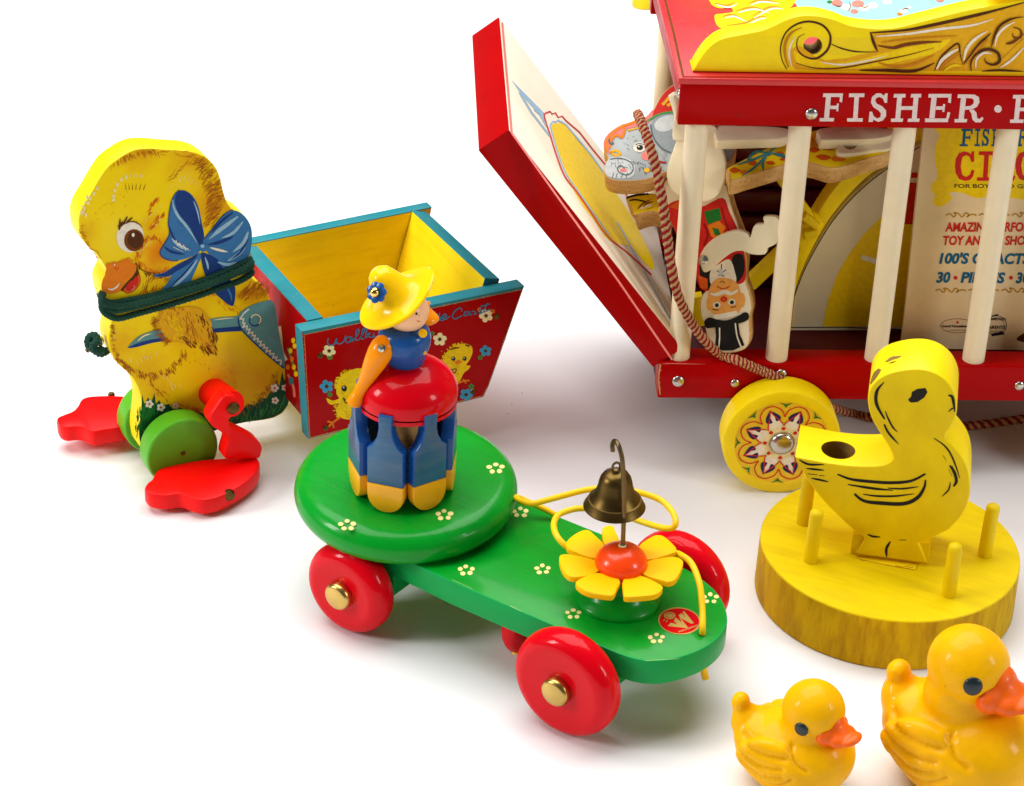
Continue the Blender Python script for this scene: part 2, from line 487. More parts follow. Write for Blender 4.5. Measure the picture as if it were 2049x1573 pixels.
        for f in fs:
            nv = np.cross(V[f[1]] - V[f[0]], V[f[2]] - V[f[0]])
            out.append(f if nv @ s.pl.N > 0 else f[::-1])
        s.add(V, out, mk)
    def build(s, name, parent=None, base=None, angle=38, label=None):
        base = np.array(base if base is not None else CUR, float)
        me = bpy.data.meshes.new(name)
        me.from_pydata([tuple((p - base) * U) for p in s.v], [], s.f)
        for k in s.mats: me.materials.append(M[k])
        me.polygons.foreach_set('material_index', s.mi)
        me.polygons.foreach_set('use_smooth', [True] * len(s.f))
        bm = bmesh.new(); bm.from_mesh(me)
        bmesh.ops.remove_doubles(bm, verts=bm.verts, dist=2e-7)
        bm.to_mesh(me); bm.free()
        me.set_sharp_from_angle(angle=RAD(angle))
        me.update()
        o = bpy.data.objects.new(name, me)
        COL.objects.link(o)
        if parent is None: o.location = Vector(base) * U
        else: o.parent = parent
        if label: o['label'] = label
        return o
CUR = A(0, 0, 0)
def thing(name, label, cat, base, group=None):
    global CUR
    CUR = np.array(base, float)
    o = bpy.data.objects.new(name, None)
    COL.objects.link(o)
    o.empty_display_size = 0.02
    o.location = Vector(CUR) * U
    o['label'], o['category'] = label, cat
    if group: o['group'] = group
    return o
def tag(o, label, cat):
    o['label'], o['category'] = label, cat
    return o
def ring(c, rx, ry, n=24): return [(c[0] + rx * math.cos(2 * math.pi * i / n), c[1] + ry * math.sin(2 * math.pi * i / n)) for i in range(n)]
def dome(r, h, n=6): return [(r * math.cos(RAD(90) * i / n), h * math.sin(RAD(90) * i / n)) for i in range(n + 1)]
def wheel_prof(R, t, rnd, n=6, dish=0.0):
    """profile of a turned wheel with rounded rim: outer face at height 0, inner face at t"""
    p = [(0.0, dish), (R - rnd * 1.5, dish), (R - rnd * 1.02, dish * 0.3)]
    p += [(R - rnd + rnd * math.sin(RAD(a)), rnd - rnd * math.cos(RAD(a))) for a in np.linspace(10, 90, n)]
    p += [(R - rnd + rnd * math.cos(RAD(a)), t - rnd + rnd * math.sin(RAD(a))) for a in np.linspace(0, 90, n)]
    return p + [(0.0, t)]
# slab-serif capitals as boxes in a unit square (y down)
SLAB = {
 'F': [[(.16,0),(1,0),(.98,.13),(.14,.13)], [(.86,.13),(.98,.13),(.96,.32),(.85,.30)], [(.27,.13),(.48,.13),(.40,.88),(.19,.88)], [(0,.88),(.62,.88),(.60,1),(0,1)], [(.45,.44),(.74,.44),(.72,.56),(.44,.56)], [(.74,.36),(.82,.36),(.79,.64),(.71,.64)]],
 'I': [[(.12,0),(1,0),(.98,.13),(.10,.13)], [(.42,.13),(.68,.13),(.60,.88),(.34,.88)], [(0,.88),(.90,.88),(.88,1),(0,1)]],
 'H': [[(.10,0),(.48,0),(.47,.13),(.08,.13)], [(.66,0),(1,0),(.98,.13),(.64,.13)], [(.20,.13),(.36,.13),(.30,.88),(.14,.88)], [(.74,.13),(.90,.13),(.84,.88),(.68,.88)], [(0,.88),(.40,.88),(.38,1),(0,1)], [(.56,.88),(.94,.88),(.92,1),(.54,1)], [(.33,.44),(.72,.44),(.71,.57),(.32,.57)]],
 'E': [[(.14,0),(1,0),(.99,.13),(.12,.13)], [(.88,.13),(.99,.13),(.97,.33),(.87,.30)], [(.24,.13),(.44,.13),(.36,.86),(.16,.86)], [(0,.87),(.88,.87),(.86,1),(0,1)], [(.80,.87),(.90,.87),(.95,.66),(.85,.64)], [(.42,.44),(.68,.44),(.66,.56),(.40,.56)], [(.68,.36),(.76,.36),(.73,.64),(.65,.64)]],
 'R': [[(.12,0),(.40,0),(.38,.13),(.10,.13)], [(.22,.13),(.40,.13),(.32,.88),(.14,.88)], [(0,.88),(.44,.88),(.42,1),(0,1)], 
       [(.40,0),(.70,.01),(.84,.10),(.86,.28),(.78,.44),(.62,.53),(.36,.55),(.37,.43),(.56,.41),(.65,.33),(.67,.22),(.60,.14),(.39,.13)], [(.50,.552),(.66,.54),(.76,.66),(.78,.84),(.86,.88),(.96,.80),(1,.87),(.90,1),(.72,1),(.62,.90),(.58,.68)]],
 'P': [[(.12,0),(.40,0),(.38,.13),(.10,.13)], [(.22,.13),(.40,.13),(.32,.88),(.14,.88)], [(0,.88),(.50,.88),(.48,1),(0,1)],
       [(.40,0),(.76,.01),(.95,.12),(.97,.32),(.86,.50),(.66,.58),(.35,.58),(.37,.46),(.58,.45),(.71,.37),(.74,.24),(.66,.14),(.39,.13)]],
 'S': [[(.86,.0),(.98,.0),(.95,.33),(.83,.33),(.74,.18),(.56,.12),(.40,.17),(.36,.27),(.44,.36),(.72,.46),(.90,.60),(.90,.80),(.74,.95),(.50,1),(.26,.92),(.24,1),(.02,1),(.08,.64),(.20,.64),(.28,.80),(.46,.88),(.62,.83),(.64,.70),(.52,.60),(.26,.48),(.14,.32),(.20,.12),(.42,0),(.64,.0),(.80,.08)]],
 'C': [[(.84,.0),(.96,.0),(.96,.36),(.82,.36),(.74,.18),(.56,.13),(.38,.2),(.30,.5),(.38,.8),(.58,.87),(.76,.78),(.84,.62),(.98,.66),(.90,.86),(.74,.98),(.50,1),(.22,.94),(.06,.74),(.02,.5),(.06,.26),(.22,.06),(.48,0),(.70,.04),(.80,.1)]],
 'U': [[(0,0),(.44,0),(.44,.13),(0,.13)], [(.60,0),(1,0),(1,.13),(.60,.13)], [(.10,.13),(.34,.13),(.34,.70),(.42,.84),(.52,.87),(.64,.82),(.70,.68),(.70,.13),(.90,.13),(.90,.70),(.82,.9),(.64,1),(.36,1),(.18,.9),(.10,.70)]],
}
def slab_word(mb, word, boxes, mk, L, lean=0.0):
    """boxes: (x0, x1, ytop, ybottom) per letter in photo pixels"""
    for ch, (x0, x1, y0, y1) in zip(word, boxes):
        for poly in SLAB[ch]:
            mb.fill([(x0 + (x1 - x0) * x + lean * (0.5 - y) * (y1 - y0), y0 + (y1 - y0) * y) for x, y in poly], mk, smooth=False, L=L)
# ================================================================== setting
mt, nt, b = nodes_of('white_seamless_paper')
c = mixc(nt, ramp(nt, noise(nt, 9, 5), 0.3, 0.8), (0.90, 0.895, 0.89, 1), (0.86, 0.852, 0.85, 1))
sp = ramp(nt, noise(nt, 230, 3, 0.7), 0.765, 0.80)
c = mixc(nt, sp, c, (0.70, 0.67, 0.66, 1))
nt.links.new(c, b.inputs['Base Color'])
b.inputs['Roughness'].default_value = 0.55
M['paper'] = mt
g = MB()
g.add([A(-900, -300, 0), A(900, -300, 0), A(900, 1500, 0), A(-900, 1500, 0)], [[0, 1, 2, 3]], 'paper')
o = g.build('ground', base=(0, 0, 0))
o['kind'] = 'structure'

# ================================================================== circus wagon
Wf = Frame(3.15, (6.14, -6.41, 0))
LEN, DEP = 26.7, 12.6
wagon = thing('circus_wagon', 'red wooden toy circus wagon with cream bars, yellow wheels and an open end door', 'toy wagon', Wf.w(LEN / 2, DEP / 2, 0))
front = Wf.plane(0)
m = MB()
m.box(Wf, (0, LEN), (0, 1.35), (3.76, 5.46), 'red', 0.07)
m.box(Wf, (0, LEN), (DEP - 1.35, DEP), (3.76, 5.46), 'red', 0.07)
m.box(Wf, (0.02, LEN - .02), (1.352, DEP - 1.352), (3.9, 4.75), 'darkred', 0.05)
m.pen(front)
m.line([(1321, 790), (1318, 757), (1322, 729)], 2.4, 'wood', L=0)
m.line([(1325, 728), (1345, 727.5), (1412, 729)], 1.6, 'i_pink', L=0, taper=(.3, .1))
m.chips([(1320, 729), (2049, 738)], 46, 'i_brown', .8, 1.0); m.chips([(1320, 790), (1322, 730)], 14, 'wood', 1.2, 1.4); m.chips([(1320, 796), (2049, 803)], 26, 'i_brown', .8, 1.0)
m.build('wagon_base', wagon)
m = MB()
m.box(Wf, (0, LEN), (0, 0.62), (16.28, 18.02), 'red', 0.04)
m.box(Wf, (0, LEN), (DEP - .62, DEP), (16.28, 18.02), 'red', 0.04)
m.box(Wf, (0.05, 0.55), (.622, DEP - .622), (16.9, 18.0), 'red', 0.04)
m.pen(front, 1)
slab_word(m, 'FISHER', [(1640, 1687, 187, 243), (1695, 1730, 187, 243.5), (1737, 1777, 187, 244), (1783, 1844, 188, 244), (1851, 1904, 188, 244.5), (1910, 1968, 189, 245)], 'i_pwhite', 1)
m.dot((1997, 218), 7.5, 7.5, 'i_pwhite')
slab_word(m, 'PRICE', [(2021, 2076, 190, 246), (2084, 2142, 190, 246), (2150, 2185, 191, 247), (2192, 2236, 191, 247), (2244, 2297, 191, 247)], 'i_pwhite', 1)
m.chips([(1366, 170), (2049, 176)], 20, 'i_brown', .8, .9); m.chips([(1366, 248), (2049, 254)], 26, 'i_brown', .8, .9); m.line([(1474, 230), (1482, 228.5)], 1.2, 'i_brown', L=3, smooth=False)
m.build('top_rail', wagon)
m = MB()
m.box(Wf, (-0.10, LEN + .1), (-0.08, DEP + .08), (18.022, 18.30), 'red_roof', 0.05)
# worn seam along the roof edges and the print on its top
top = Plane(Wf.w(0, 0, 18.30), A(0, 0, 1))
m.pen(top, 0)
m.line([(1331, 0), (1349, 70), (1367, 153)], 4.5, 'i_brown', smooth=False)
m.line([(1367, 153.5), (1700, 156.5), (2049, 159)], 3.0, 'i_dred', smooth=False)
m.fill([(1560, -40), (1600, 20), (1640, 48), (2140, 60), (2140, -60)], 'i_skyp', smooth=False, L=1)
yo = V8([(330, 10), (380, 45), (440, 40), (455, 65), (400, 75), (355, 85), (380, 150), (480, 165), (620, 130), (720, 70), (790, 20), (800, -90), (340, -90)])
m.fill(yo, 'i_yel', L=2)
for st in ([(350, 15), (420, 30), (470, 10)], [(400, 90), (450, 80), (520, 110)], [(470, 60), (560, 40), (640, 60)], [(540, 20), (600, 0), (700, 10)], [(420, 140), (520, 125), (590, 95), (640, 90)], [(560, 90), (650, 40), (720, 40)]):
    m.line(V8(st), 4, 'i_mustard', L=3, taper=(.3, .2)); m.line(V8([(x + 12, y + 10) for x, y in st]), 3, 'i_white', L=4, taper=(.3, .2))
for (x, y, r, k) in ((1025, 15, 42, 'i_pink'), (1075, 40, 40, 'i_white'), (1140, 20, 46, 'i_pink'), (1175, 45, 36, 'i_white'), (1220, 30, 40, 'i_white'), (1120, 62, 30, 'i_pink'), (1300, 10, 34, 'i_white'), (1390, 62, 30, 'i_white'), (1420, 40, 16, 'i_white'), (1370, 76, 22, 'i_orange'), (1590, 0, 30, 'i_pink'), (1700, -20, 34, 'i_white'), (985, 10, 20, 'i_green')):
    q = V8([(x, y)])[0]; m.dot(q, r / 2.73 * .75, r / 2.73 * .42, k, L=3 + random.random())
for st in ([(1090, 5), (1100, 35), (1085, 60)], [(1150, 30), (1180, 40), (1200, 25)], [(1375, 60), (1400, 45), (1420, 50)], [(1005, 20), (1030, 35), (1060, 30)]): m.line(V8(st), 1.6, 'i_brown', L=5, taper=(.3, .3))
m.chips([(1331, 0), (1349, 70), (1367, 153)], 40, 'i_brown', 1.5, 1.3); m.chips([(1367, 154), (2049, 159)], 40, 'i_brown', 1.0, 1.2); m.chips([(1360, 20), (1420, 120)], 14, 'i_white', 22, .9)
m.build('roof', wagon)
# scrolled yellow boards on the roof
sb = Wf.plane(0.5)
so = V8([(235, 393), (270, 330), (320, 265), (390, 215), (500, 190), (620, 165), (700, 130), (770, 100), (840, 86), (920, 88), (1010, 108), (1090, 138), (1170, 152), (1270, 158), (1360, 150), (1460, 125), (1580, 95), (1720, 60), (1880, 30), (2049, 0), (2300, -45)])
fr_o = curve([sb.at(p) for p in so], 5)
far = Wf.loc(fr_o[-1])
mid = far[0] + 1.2
mir = [Wf.w(2 * 13.35 - Wf.loc(p)[0], 0.5, Wf.loc(p)[2]) for p in fr_o[::-1]]
fr_o = fr_o + mir
fr_o = [Wf.w(Wf.loc(p)[0], 0.5, max(Wf.loc(p)[2], 18.305)) for p in fr_o]
hole = [sb.at(p) for p in ring(V8([(893, 250)])[0], 19, 17.5)]
for Y, nm in ((0.0, 1), (DEP - 2.1, 0)):
    m = MB()
    sh = Wf.ey * Y
    m.prism([p + sh for p in fr_o], -Wf.ey, 1.05, 'yellow', 'yellow', 0.07, holes=[[p + sh for p in hole]], mh='wood_in')
    if nm:
        m.pen(sb, 0)
        # curled scroll, then the acanthus leaf
        m.fill(V8([(905, 310), (960, 330), (1080, 318), (1200, 290), (1230, 275), (1215, 215), (1205, 185), (1330, 172), (1480, 150), (1640, 118), (1820, 78), (2049, 20), (2200, -10), (2200, 385), (1300, 390), (900, 385), (800, 380), (760, 340), (770, 270), (820, 250)]), 'i_lochre', L=0, smooth=False)
        m.fill(V8([(900, 325), (1000, 345), (1130, 330), (1250, 300), (1400, 260), (1560, 235), (1650, 215), (1560, 290), (1400, 330), (1200, 372), (1000, 380), (850, 370), (800, 330), (790, 280), (840, 310)]), 'i_yel', L=1)
        for st, w, k in (([(750, 380), (722, 320), (718, 250), (745, 180), (800, 135), (870, 118), (940, 135), (980, 175), (990, 220), (975, 270), (940, 305), (900, 322), (850, 310), (815, 280), (805, 245), (815, 205), (850, 185)], 6, 'i_dbrown'),
                         ([(760, 370), (742, 310), (742, 240), (775, 180), (835, 150)], 8, 'i_ochre'),
                         ([(780, 365), (765, 310), (770, 250), (800, 200)], 5, 'i_white'),
                         ([(990, 240), (1050, 265), (1130, 283), (1245, 285)], 4, 'i_dbrown'),
                         ([(1210, 182), (1225, 230), (1248, 284)], 8, 'i_dbrown'),
                         ([(1205, 180), (1400, 165), (1560, 135), (1760, 90), (1900, 55), (2100, 0)], 9, 'i_dbrown'),
                         ([(1240, 200), (1420, 185), (1600, 158), (1760, 140), (1880, 105)], 7, 'i_white'),
                         ([(1250, 250), (1330, 262), (1400, 245), (1500, 232), (1600, 230)], 9, 'i_brown'),
                         ([(1270, 232), (1400, 215), (1520, 205), (1680, 195)], 6, 'i_ochre'),
                         ([(800, 345), (900, 372), (1050, 372), (1250, 335), (1420, 300), (1560, 262)], 4, 'i_brown'),
                         ([(940, 340), (1050, 355), (1180, 335), (1300, 305)], 5, 'i_white'),
                         ([(1150, 385), (1300, 385), (1450, 388), (1560, 345)], 9, 'i_dbrown'),
                         ([(1255, 345), (1350, 365), (1460, 345), (1560, 300)], 8, 'i_ochre'),
                         ([(1560, 390), (1590, 320), (1640, 270), (1690, 240), (1700, 300), (1716, 355)], 5, 'i_dbrown'), ([(1590, 385), (1620, 345), (1665, 310), (1700, 290)], 12, 'i_ochre'), ([(1730, 350), (1760, 300), (1810, 250), (1855, 215)], 12, 'i_ochre'), ([(1610, 388), (1660, 360), (1712, 362)], 7, 'i_yel'),
                         ([(1570, 380), (1600, 330), (1650, 290), (1690, 268)], 9, 'i_white'),
                         ([(1716, 355), (1750, 310), (1800, 245), (1850, 200), (1870, 180)], 5, 'i_dbrown'),
                         ([(1720, 330), (1735, 270), (1780, 215), (1850, 170)], 8, 'i_white'),
                         ([(1870, 260), (1890, 190), (1920, 140), (1980, 105), (2049, 92)], 7, 'i_dbrown'),
                         ([(1890, 255), (1905, 195), (1945, 150), (2000, 120)], 6, 'i_white'),
                         ([(1760, 390), (1760, 340), (1790, 295), (1850, 270), (1905, 290), (1915, 335), (1880, 355), (1840, 340), (1835, 315)], 8, 'i_dbrown'),
                         ([(1785, 375), (1790, 325), (1830, 290), (1875, 297)], 6, 'i_white'),
                         ([(1900, 350), (1950, 320), (2000, 270), (2049, 215)], 12, 'i_lochre'),
                         ([(1920, 370), (1980, 330), (2049, 260)], 6, 'i_white'),
                         ([(1990, 150), (2030, 165), (2030, 205), (1995, 205), (1985, 180)], 6, 'i_brown'),
                         ([(1820, 390), (1920, 385), (2049, 392)], 6, 'i_dbrown'),
                         ([(1950, 240), (1990, 230), (2049, 185)], 8, 'i_brown')):
            m.line(V8(st), w / 1.35, k, L=m.L + 0.35 if m.L < 9 else 5, taper=(.35, .2))
    m.build('scroll_board', wagon)
# bars
for k in range(7):
    for Y in (0.62, DEP - 0.62):
        m = MB()
        m.lathe(Wf.w(0.84 + 4.17 * k + random.uniform(-.03, .03), Y + random.uniform(-.03, .03), 5.40), A(0, 0, 1), [(0.465, 0), (0.465, 10.9)], 'cream', 28)
        m.build('bar', wagon)
# end door, swung outward
HX, HZ = -0.10, 5.15
tilt = Plane(Wf.w(0, 0.2, 0), -Wf.ey)
pin, pout = Wf.loc(tilt.at((1022, 266))), Wf.loc(tilt.at((957, 301)))
dirv = nrm(A(0.75, 0, 5.15) - A(pout[0], 0, pout[2]) + A(0, 0, 0))
Ld = 12.3
din = A(pin[0] - pout[0], 0, pin[2] - pout[2])
dd = nrm(A(-0.15, 0, 5.0) - A(pout[0], 0, pout[2]))
nin = A(dd[2], 0, -dd[0]); nin = nin if nin[0] > 0 else -nin
nin = -nin if (nin @ din) < 0 else nin
def dw(a, y, n):           # a down from the free end, y across, n towards the inside
    q = A(pout[0], 0, pout[2]) + dd * a + nin * n
    return Wf.w(q[0], y, q[2])
tk = float(np.linalg.norm(din))
inW = nrm(Wf.ex * nin[0] + A(0, 0, nin[2]))
m = MB()
dl = 12.4
m.prism([dw(0, .2, tk), dw(dl, .2, tk), dw(dl, DEP - .2, tk), dw(0, DEP - .2, tk)], inW, tk, 'door_print', 'red', 0.06)
dp = Plane(dw(0, .2, tk), inW)
m.pen(dp, 0)
rim = 3
m.line([(1005, 45), (1024, 266)], 4.5, 'i_pink', smooth=False, L=0)
m.line([(1024, 266), (1120, 400), (1240, 566), (1345, 720)], 4, 'i_pink', smooth=False, L=0)
tent = V6([(650, 950), (690, 925), (740, 930), (800, 990), (850, 1060), (910, 1120), (970, 1200), (1040, 1290), (1150, 1470), (1260, 1640), (1390, 1900), (1420, 2010), (1390, 2010), (1330, 1950), (1240, 1850), (1080, 1800), (960, 1640), (870, 1520), (790, 1370), (720, 1210), (680, 1070)])
m.fill(tent, 'i_yel', L=1)
m.line(V6([(595, 850), (605, 905), (640, 1010), (690, 1170), (750, 1320), (840, 1440), (950, 1600), (1070, 1770), (1240, 1910), (1400, 2060)]), 3, 'i_red', L=2)
m.line(V6([(640, 940), (665, 1030), (705, 1160), (760, 1300), (850, 1430), (960, 1590), (1080, 1760)]), 2.5, 'i_lblue', L=3)
m.line(V6([(600, 850), (640, 835), (655, 855), (680, 845), (700, 880), (730, 870), (760, 905), (860, 990), (960, 1120), (1060, 1240), (1200, 1440), (1330, 1680)]), 3, 'i_red', L=2, smooth=False)
m.line(V6([(640, 940), (660, 910), (680, 915), (700, 900), (730, 915), (760, 935), (840, 1030), (940, 1150), (1040, 1290)]), 3, 'i_lblue', L=3, smooth=False)
m.fill(V6([(350, 598), (440, 690), (590, 840), (605, 905), (560, 860), (430, 715)]), 'i_lblue', smooth=False, L=1)
m.line(V6([(410, 690), (500, 840), (640, 1020)]), 4, 'i_lblue', L=2, smooth=False)
m.line(V6([(520, 820), (560, 850), (610, 940)]), 3, 'i_lblue', L=3, smooth=False)
m.line(V7([(150, 770), (250, 950), (350, 1130), (440, 1300)]), 2.5, 'i_lblue', L=2)
m.chips([(1024, 267), (1350, 725)], 40, 'i_orange', 1.0, 1.1)
m.build('end_door', wagon)
# far end of the wagon, closed
m = MB(); m.box(Wf, (LEN - 1.0, LEN - .3), (1.4, DEP - 1.4), (5.47, 16.2), 'red', 0.06); m.build('end_panel', wagon)
# wheels with printed faces
def wagon_wheel(cx, Y, out):
    O = Wf.w(cx, Y, 2.5)
    ax = Wf.ey * (-out)                     # pointing to the outside
    m = MB()
    m.lathe(O, ax, [(0.0, -1.42), (2.36, -1.42), (2.47, -1.35), (2.5, -1.25), (2.5, -0.15), (2.47, -0.05), (2.38, 0.0), (2.0, 0.002)], 'yellow', 56, caps=False)
    m.lathe(O, ax, [(2.0, 0.002), (1.98, -0.03), (0.0, -0.03)], 'wheel_face', 56, caps=False)
    e1 = Wf.ex * out; e2 = A(0, 0, 1)
    class PP:                               # print directly in the wheel's own plane
        N = ax
        def at(s, p, off=0): return O + e1 * p[0] + e2 * p[1] + ax * (off - 0.03)
    m.pen(PP(), 1)
    def pol(r, a): return (r * math.cos(RAD(a)), r * math.sin(RAD(a)))
    m.dot((0, 0), .98, .98, 'i_cream', L=1, n=32)
    for k in range(8):
        a = 22 + 45 * k
        m.fill([pol(0.82, a - 13), pol(1.0, a - 15), pol(1.2, a - 10), pol(1.45, a - 3), pol(1.62, a), pol(1.45, a + 3), pol(1.2, a + 10), pol(1.0, a + 15), pol(0.82, a + 13)], 'i_white', L=2)
        m.fill([pol(1.10, a + 4), pol(1.2, a + 15), pol(1.42, a + 11), pol(1.66, a + 1), pol(1.4, a + 4)], 'i_navy', L=3)
        m.fill([pol(1.12, a - 5), pol(1.22, a - 15), pol(1.42, a - 11), pol(1.66, a - 1), pol(1.4, a - 4)], 'i_navy', L=3)
        m.line([pol(0.86, a - 22), pol(0.98, a - 19), pol(1.2, a - 10), pol(1.45, a - 3), pol(1.70, a)], .045, 'i_red', L=4)
        m.line([pol(0.86, a + 22), pol(0.98, a + 19), pol(1.2, a + 10), pol(1.45, a + 3), pol(1.70, a)], .045, 'i_red', L=5)
        m.line([pol(1.28, a + 22.5), pol(1.62, a + 17), pol(1.84, a + 7), pol(1.88, a)], .05, 'i_red', L=4)
        m.line([pol(1.28, a + 22.5), pol(1.62, a + 28), pol(1.84, a + 38), pol(1.88, a + 45)], .05, 'i_red', L=5)
        m.dot(pol(0.72, a + 22.5), .085, .085, 'i_red', L=6)
        q = a + 22.5
        m.fill([pol(1.72, q), pol(1.84, q - 2), pol(2.0, q - 8), pol(1.93, q - 3), pol(1.90, q), pol(1.93, q + 3), pol(2.0, q + 8), pol(1.84, q + 2)], 'i_green', L=6, n=2)
    w = m.build('wheel', wagon)
    h = MB(); h.lathe(O - ax * 0.02, ax, [(0.56, 0), (0.54, .06)] + [(r, .06 + z) for r, z in dome(.5, .2)], 'steel', 32, caps=False); h.build('hub_cap', w)
for cx in (5.2, LEN - 5.2):
    wagon_wheel(cx, -1.5, 1)
    wagon_wheel(cx, DEP + 1.5, -1)
def stud(parent, p, plane, r, name='screw', mk='steel'):
    m = MB(); O = plane.at(p); m.lathe(O - plane.N * .03, plane.N, [(r, 0)] + [(a, .03 + z) for a, z in dome(r, r * .5)], mk, 20, caps=False); return m.build(name, parent)
for p, r in (((1357, 763), .27), ((1471, 767), .2), ((1563, 749), .25), ((2040, 772), .22), ((1624, 228), .26)): stud(wagon, p, front, r)
side = Plane(Wf.w(0, 0, 0), -Wf.ex)
m = MB(); m.lathe(Wf.w(.02, .32, 17.45), -Wf.ex, [(.26, 0)] + [(a, z) for a, z in dome(.25, .12)], 'steel', 18, caps=False); m.build('screw', wagon)
# twisted pull cord: over the contents, down over the rail, along the ground below
P = [hit(p, Wf.w(0, Y, 0), -Wf.ey) for p, Y in (((1276, 228), 2.6), ((1283, 245), 1.4), ((1298, 285), .7), ((1316, 350), .2), ((1330, 430), -.05), ((1340, 510), -.12), ((1355, 585), -.12), ((1378, 635), -.12), ((1405, 675), -.15))]
P += [onz((1440, 708), 5.72), onz((1478, 722), 5.70)]
P += [hit(p, Wf.w(0, Y, 0), -Wf.ey) for p, Y in (((1515, 738), -.2), ((1550, 753), -.28), ((1590, 775), -.25), ((1625, 800), -.2), ((1660, 813), .6))]
P += [onz(p, .25) for p in ((1700, 826), (1745, 836), (1800, 842), (1880, 853), (1950, 851), (2049, 838), (2150, 825))]
m = MB(); m.rope(curve(P, 14), 0.205, ['cord_red', 'cord_cream', 'cord_red', 'cord_cream'], 62, 8); m.build('pull_cord', wagon)

# ------------------------------------------------------------------ things inside the wagon
# printed plank figures: plane given by a point and a normal
CUR = Wf.w(0.5, 3, 11)
ep = Plane(Wf.w(-0.6, 2.6, 12.9), Wf.ex * -0.12 - Wf.ey * 0.62 + A(0, 0, 0.78))
el = V7([(480, 15), (425, 45), (385, 90), (348, 160), (305, 200), (240, 225), (170, 245), (112, 282), (82, 318), (74, 355), (88, 395), (98, 425), (84, 460), (78, 500), (98, 532), (150, 548), (230, 550), (310, 540), (380, 515), (450, 490), (520, 500), (620, 480), (760, 440), (800, 300), (760, 150), (700, 60), (600, 10)])
m = MB()
m.prism(curve([ep.at(p) for p in el], 4, True), ep.N, 1.25, 'elephant_face', 'wood', 0.04)
m.pen(ep, 0)
m.fill(V7([(480, 20), (428, 48), (388, 93), (350, 163), (330, 215), (370, 195), (420, 175), (470, 165), (520, 170), (520, 20)]), 'i_red', L=0)
m.fill(V7([(335, 240), (360, 200), (420, 175), (500, 170), (540, 260), (520, 360), (450, 400), (390, 370), (350, 310)]), 'i_grey', L=1)
m.fill(V7([(350, 245), (385, 205), (450, 190), (480, 230), (440, 270), (380, 280)]), 'i_lgrey', L=2)
m.line(V7([(310, 225), (350, 200), (400, 180), (470, 172)]), 4, 'i_sage', L=3); m.line(V7([(330, 240), (345, 310), (390, 370), (440, 395)]), 3, 'i_dgrey', L=3)
m.fill(V7([(345, 160), (305, 200), (240, 225), (170, 245), (112, 282), (82, 318), (76, 350), (90, 392), (104, 400), (108, 350), (135, 300), (180, 320), (200, 270), (270, 250), (330, 225)]), 'i_pink', L=1)
for st, w, k in (([(300, 205), (230, 232), (165, 258), (115, 295), (88, 345), (95, 390)], 5, 'i_orange'), ([(190, 270), (175, 310), (140, 300), (110, 340), (108, 370)], 5, 'i_orange'), ([(180, 240), (190, 290)], 4, 'i_orange'), ([(110, 395), (140, 382), (165, 400), (140, 410), (112, 390)], 5, 'i_lochre'), ([(130, 340), (110, 345), (105, 300)], 4, 'i_dgrey'), ([(205, 275), (270, 258)], 3, 'i_lochre')): m.line(V7(st), w, k, L=3)
m.fill(V7([(85, 462), (110, 425), (170, 415), (230, 440), (245, 480), (235, 520), (190, 535), (120, 530), (85, 505)]), 'i_lgrey', L=1)
m.line(V7([(110, 430), (170, 425), (225, 450), (235, 490), (205, 515), (165, 505), (150, 480), (170, 465), (190, 480)]), 2.2, 'i_dgrey', L=3)
m.dot(V7([(183, 490)])[0], 7, 4, 'i_pink', L=2)
for x in (130, 150, 180, 205): m.line(V7([(x, 505), (x - 8, 530)]), 1.4, 'i_dgrey', L=4)
m.dot(V7([(310, 412)])[0], 11, 9, 'i_pink', L=2); m.dot(V7([(270, 365)])[0], 13, 10, 'i_white', L=2)
m.dot(V7([(272, 367)])[0], 6.5, 5.5, 'i_black', L=3); m.dot(V7([(266, 362)])[0], 1.8, 1.5, 'i_white', L=4)
m.line(V7([(248, 352), (270, 344), (295, 352)]), 1.6, 'i_dgrey', L=4); m.dot(V7([(310, 490)])[0], 6, 4.5, 'i_lochre', L=4)
m.line(V7([(330, 400), (370, 440), (415, 450)]), 4, 'i_dred', L=4)
for p in (([(430, 95), (410, 120), (395, 135)]), ([(460, 70), (440, 100)]), ([(440, 130), (420, 140)]), ([(465, 105), (450, 130)])): m.line(V7(p), 6, 'i_lochre', L=2, smooth=len(p) > 2)
for _ in range(1):
    m.fur(V7([(140, 440), (260, 470), (380, 470)]), 60, 8, 60, 'i_dgrey', 1.0, 40, 10, L=2); m.fur(V7([(200, 330), (340, 380), (420, 420)]), 40, 7, 60, 'i_grey', 1.0, 50, 12, L=2)
o = m.build('elephant_figure', base=CUR); tag(o, 'grey circus elephant cutout in a red cap lying over the wagon door', 'toy elephant')

# second plank under the elephant
CUR = Wf.w(0.2, 3, 8)
lp = Plane(Wf.w(-0.2, 2.2, 10.9), Wf.ex * -0.25 - Wf.ey * 0.5 + A(0, 0, 0.8))
m = MB()
m.prism(curve([lp.at(p) for p in V7([(195, 640), (240, 628), (330, 615), (420, 640), (430, 720), (330, 715), (280, 725), (240, 735), (225, 690)])], 4, True), lp.N, 1.2, 'yellow_in', 'wood', 0.04)
m.pen(lp)
m.line(V7([(200, 640), (250, 625), (320, 618)]), 4, 'i_black', L=1); m.line(V7([(215, 655), (250, 650), (300, 660)]), 3, 'i_black', L=2)
for st in ([(260, 700), (290, 670), (330, 650)], [(290, 690), (310, 670), (345, 660)], [(310, 705), (345, 690)]): m.line(V7(st), 3, 'i_brown', L=2, taper=(.3, .3))
m.line(V7([(275, 700), (310, 685), (340, 680)]), 4, 'i_white', L=1)
o = m.build('animal_figure', base=CUR); tag(o, 'yellow animal cutout with black mane, wedged below the elephant cutout', 'toy animal')

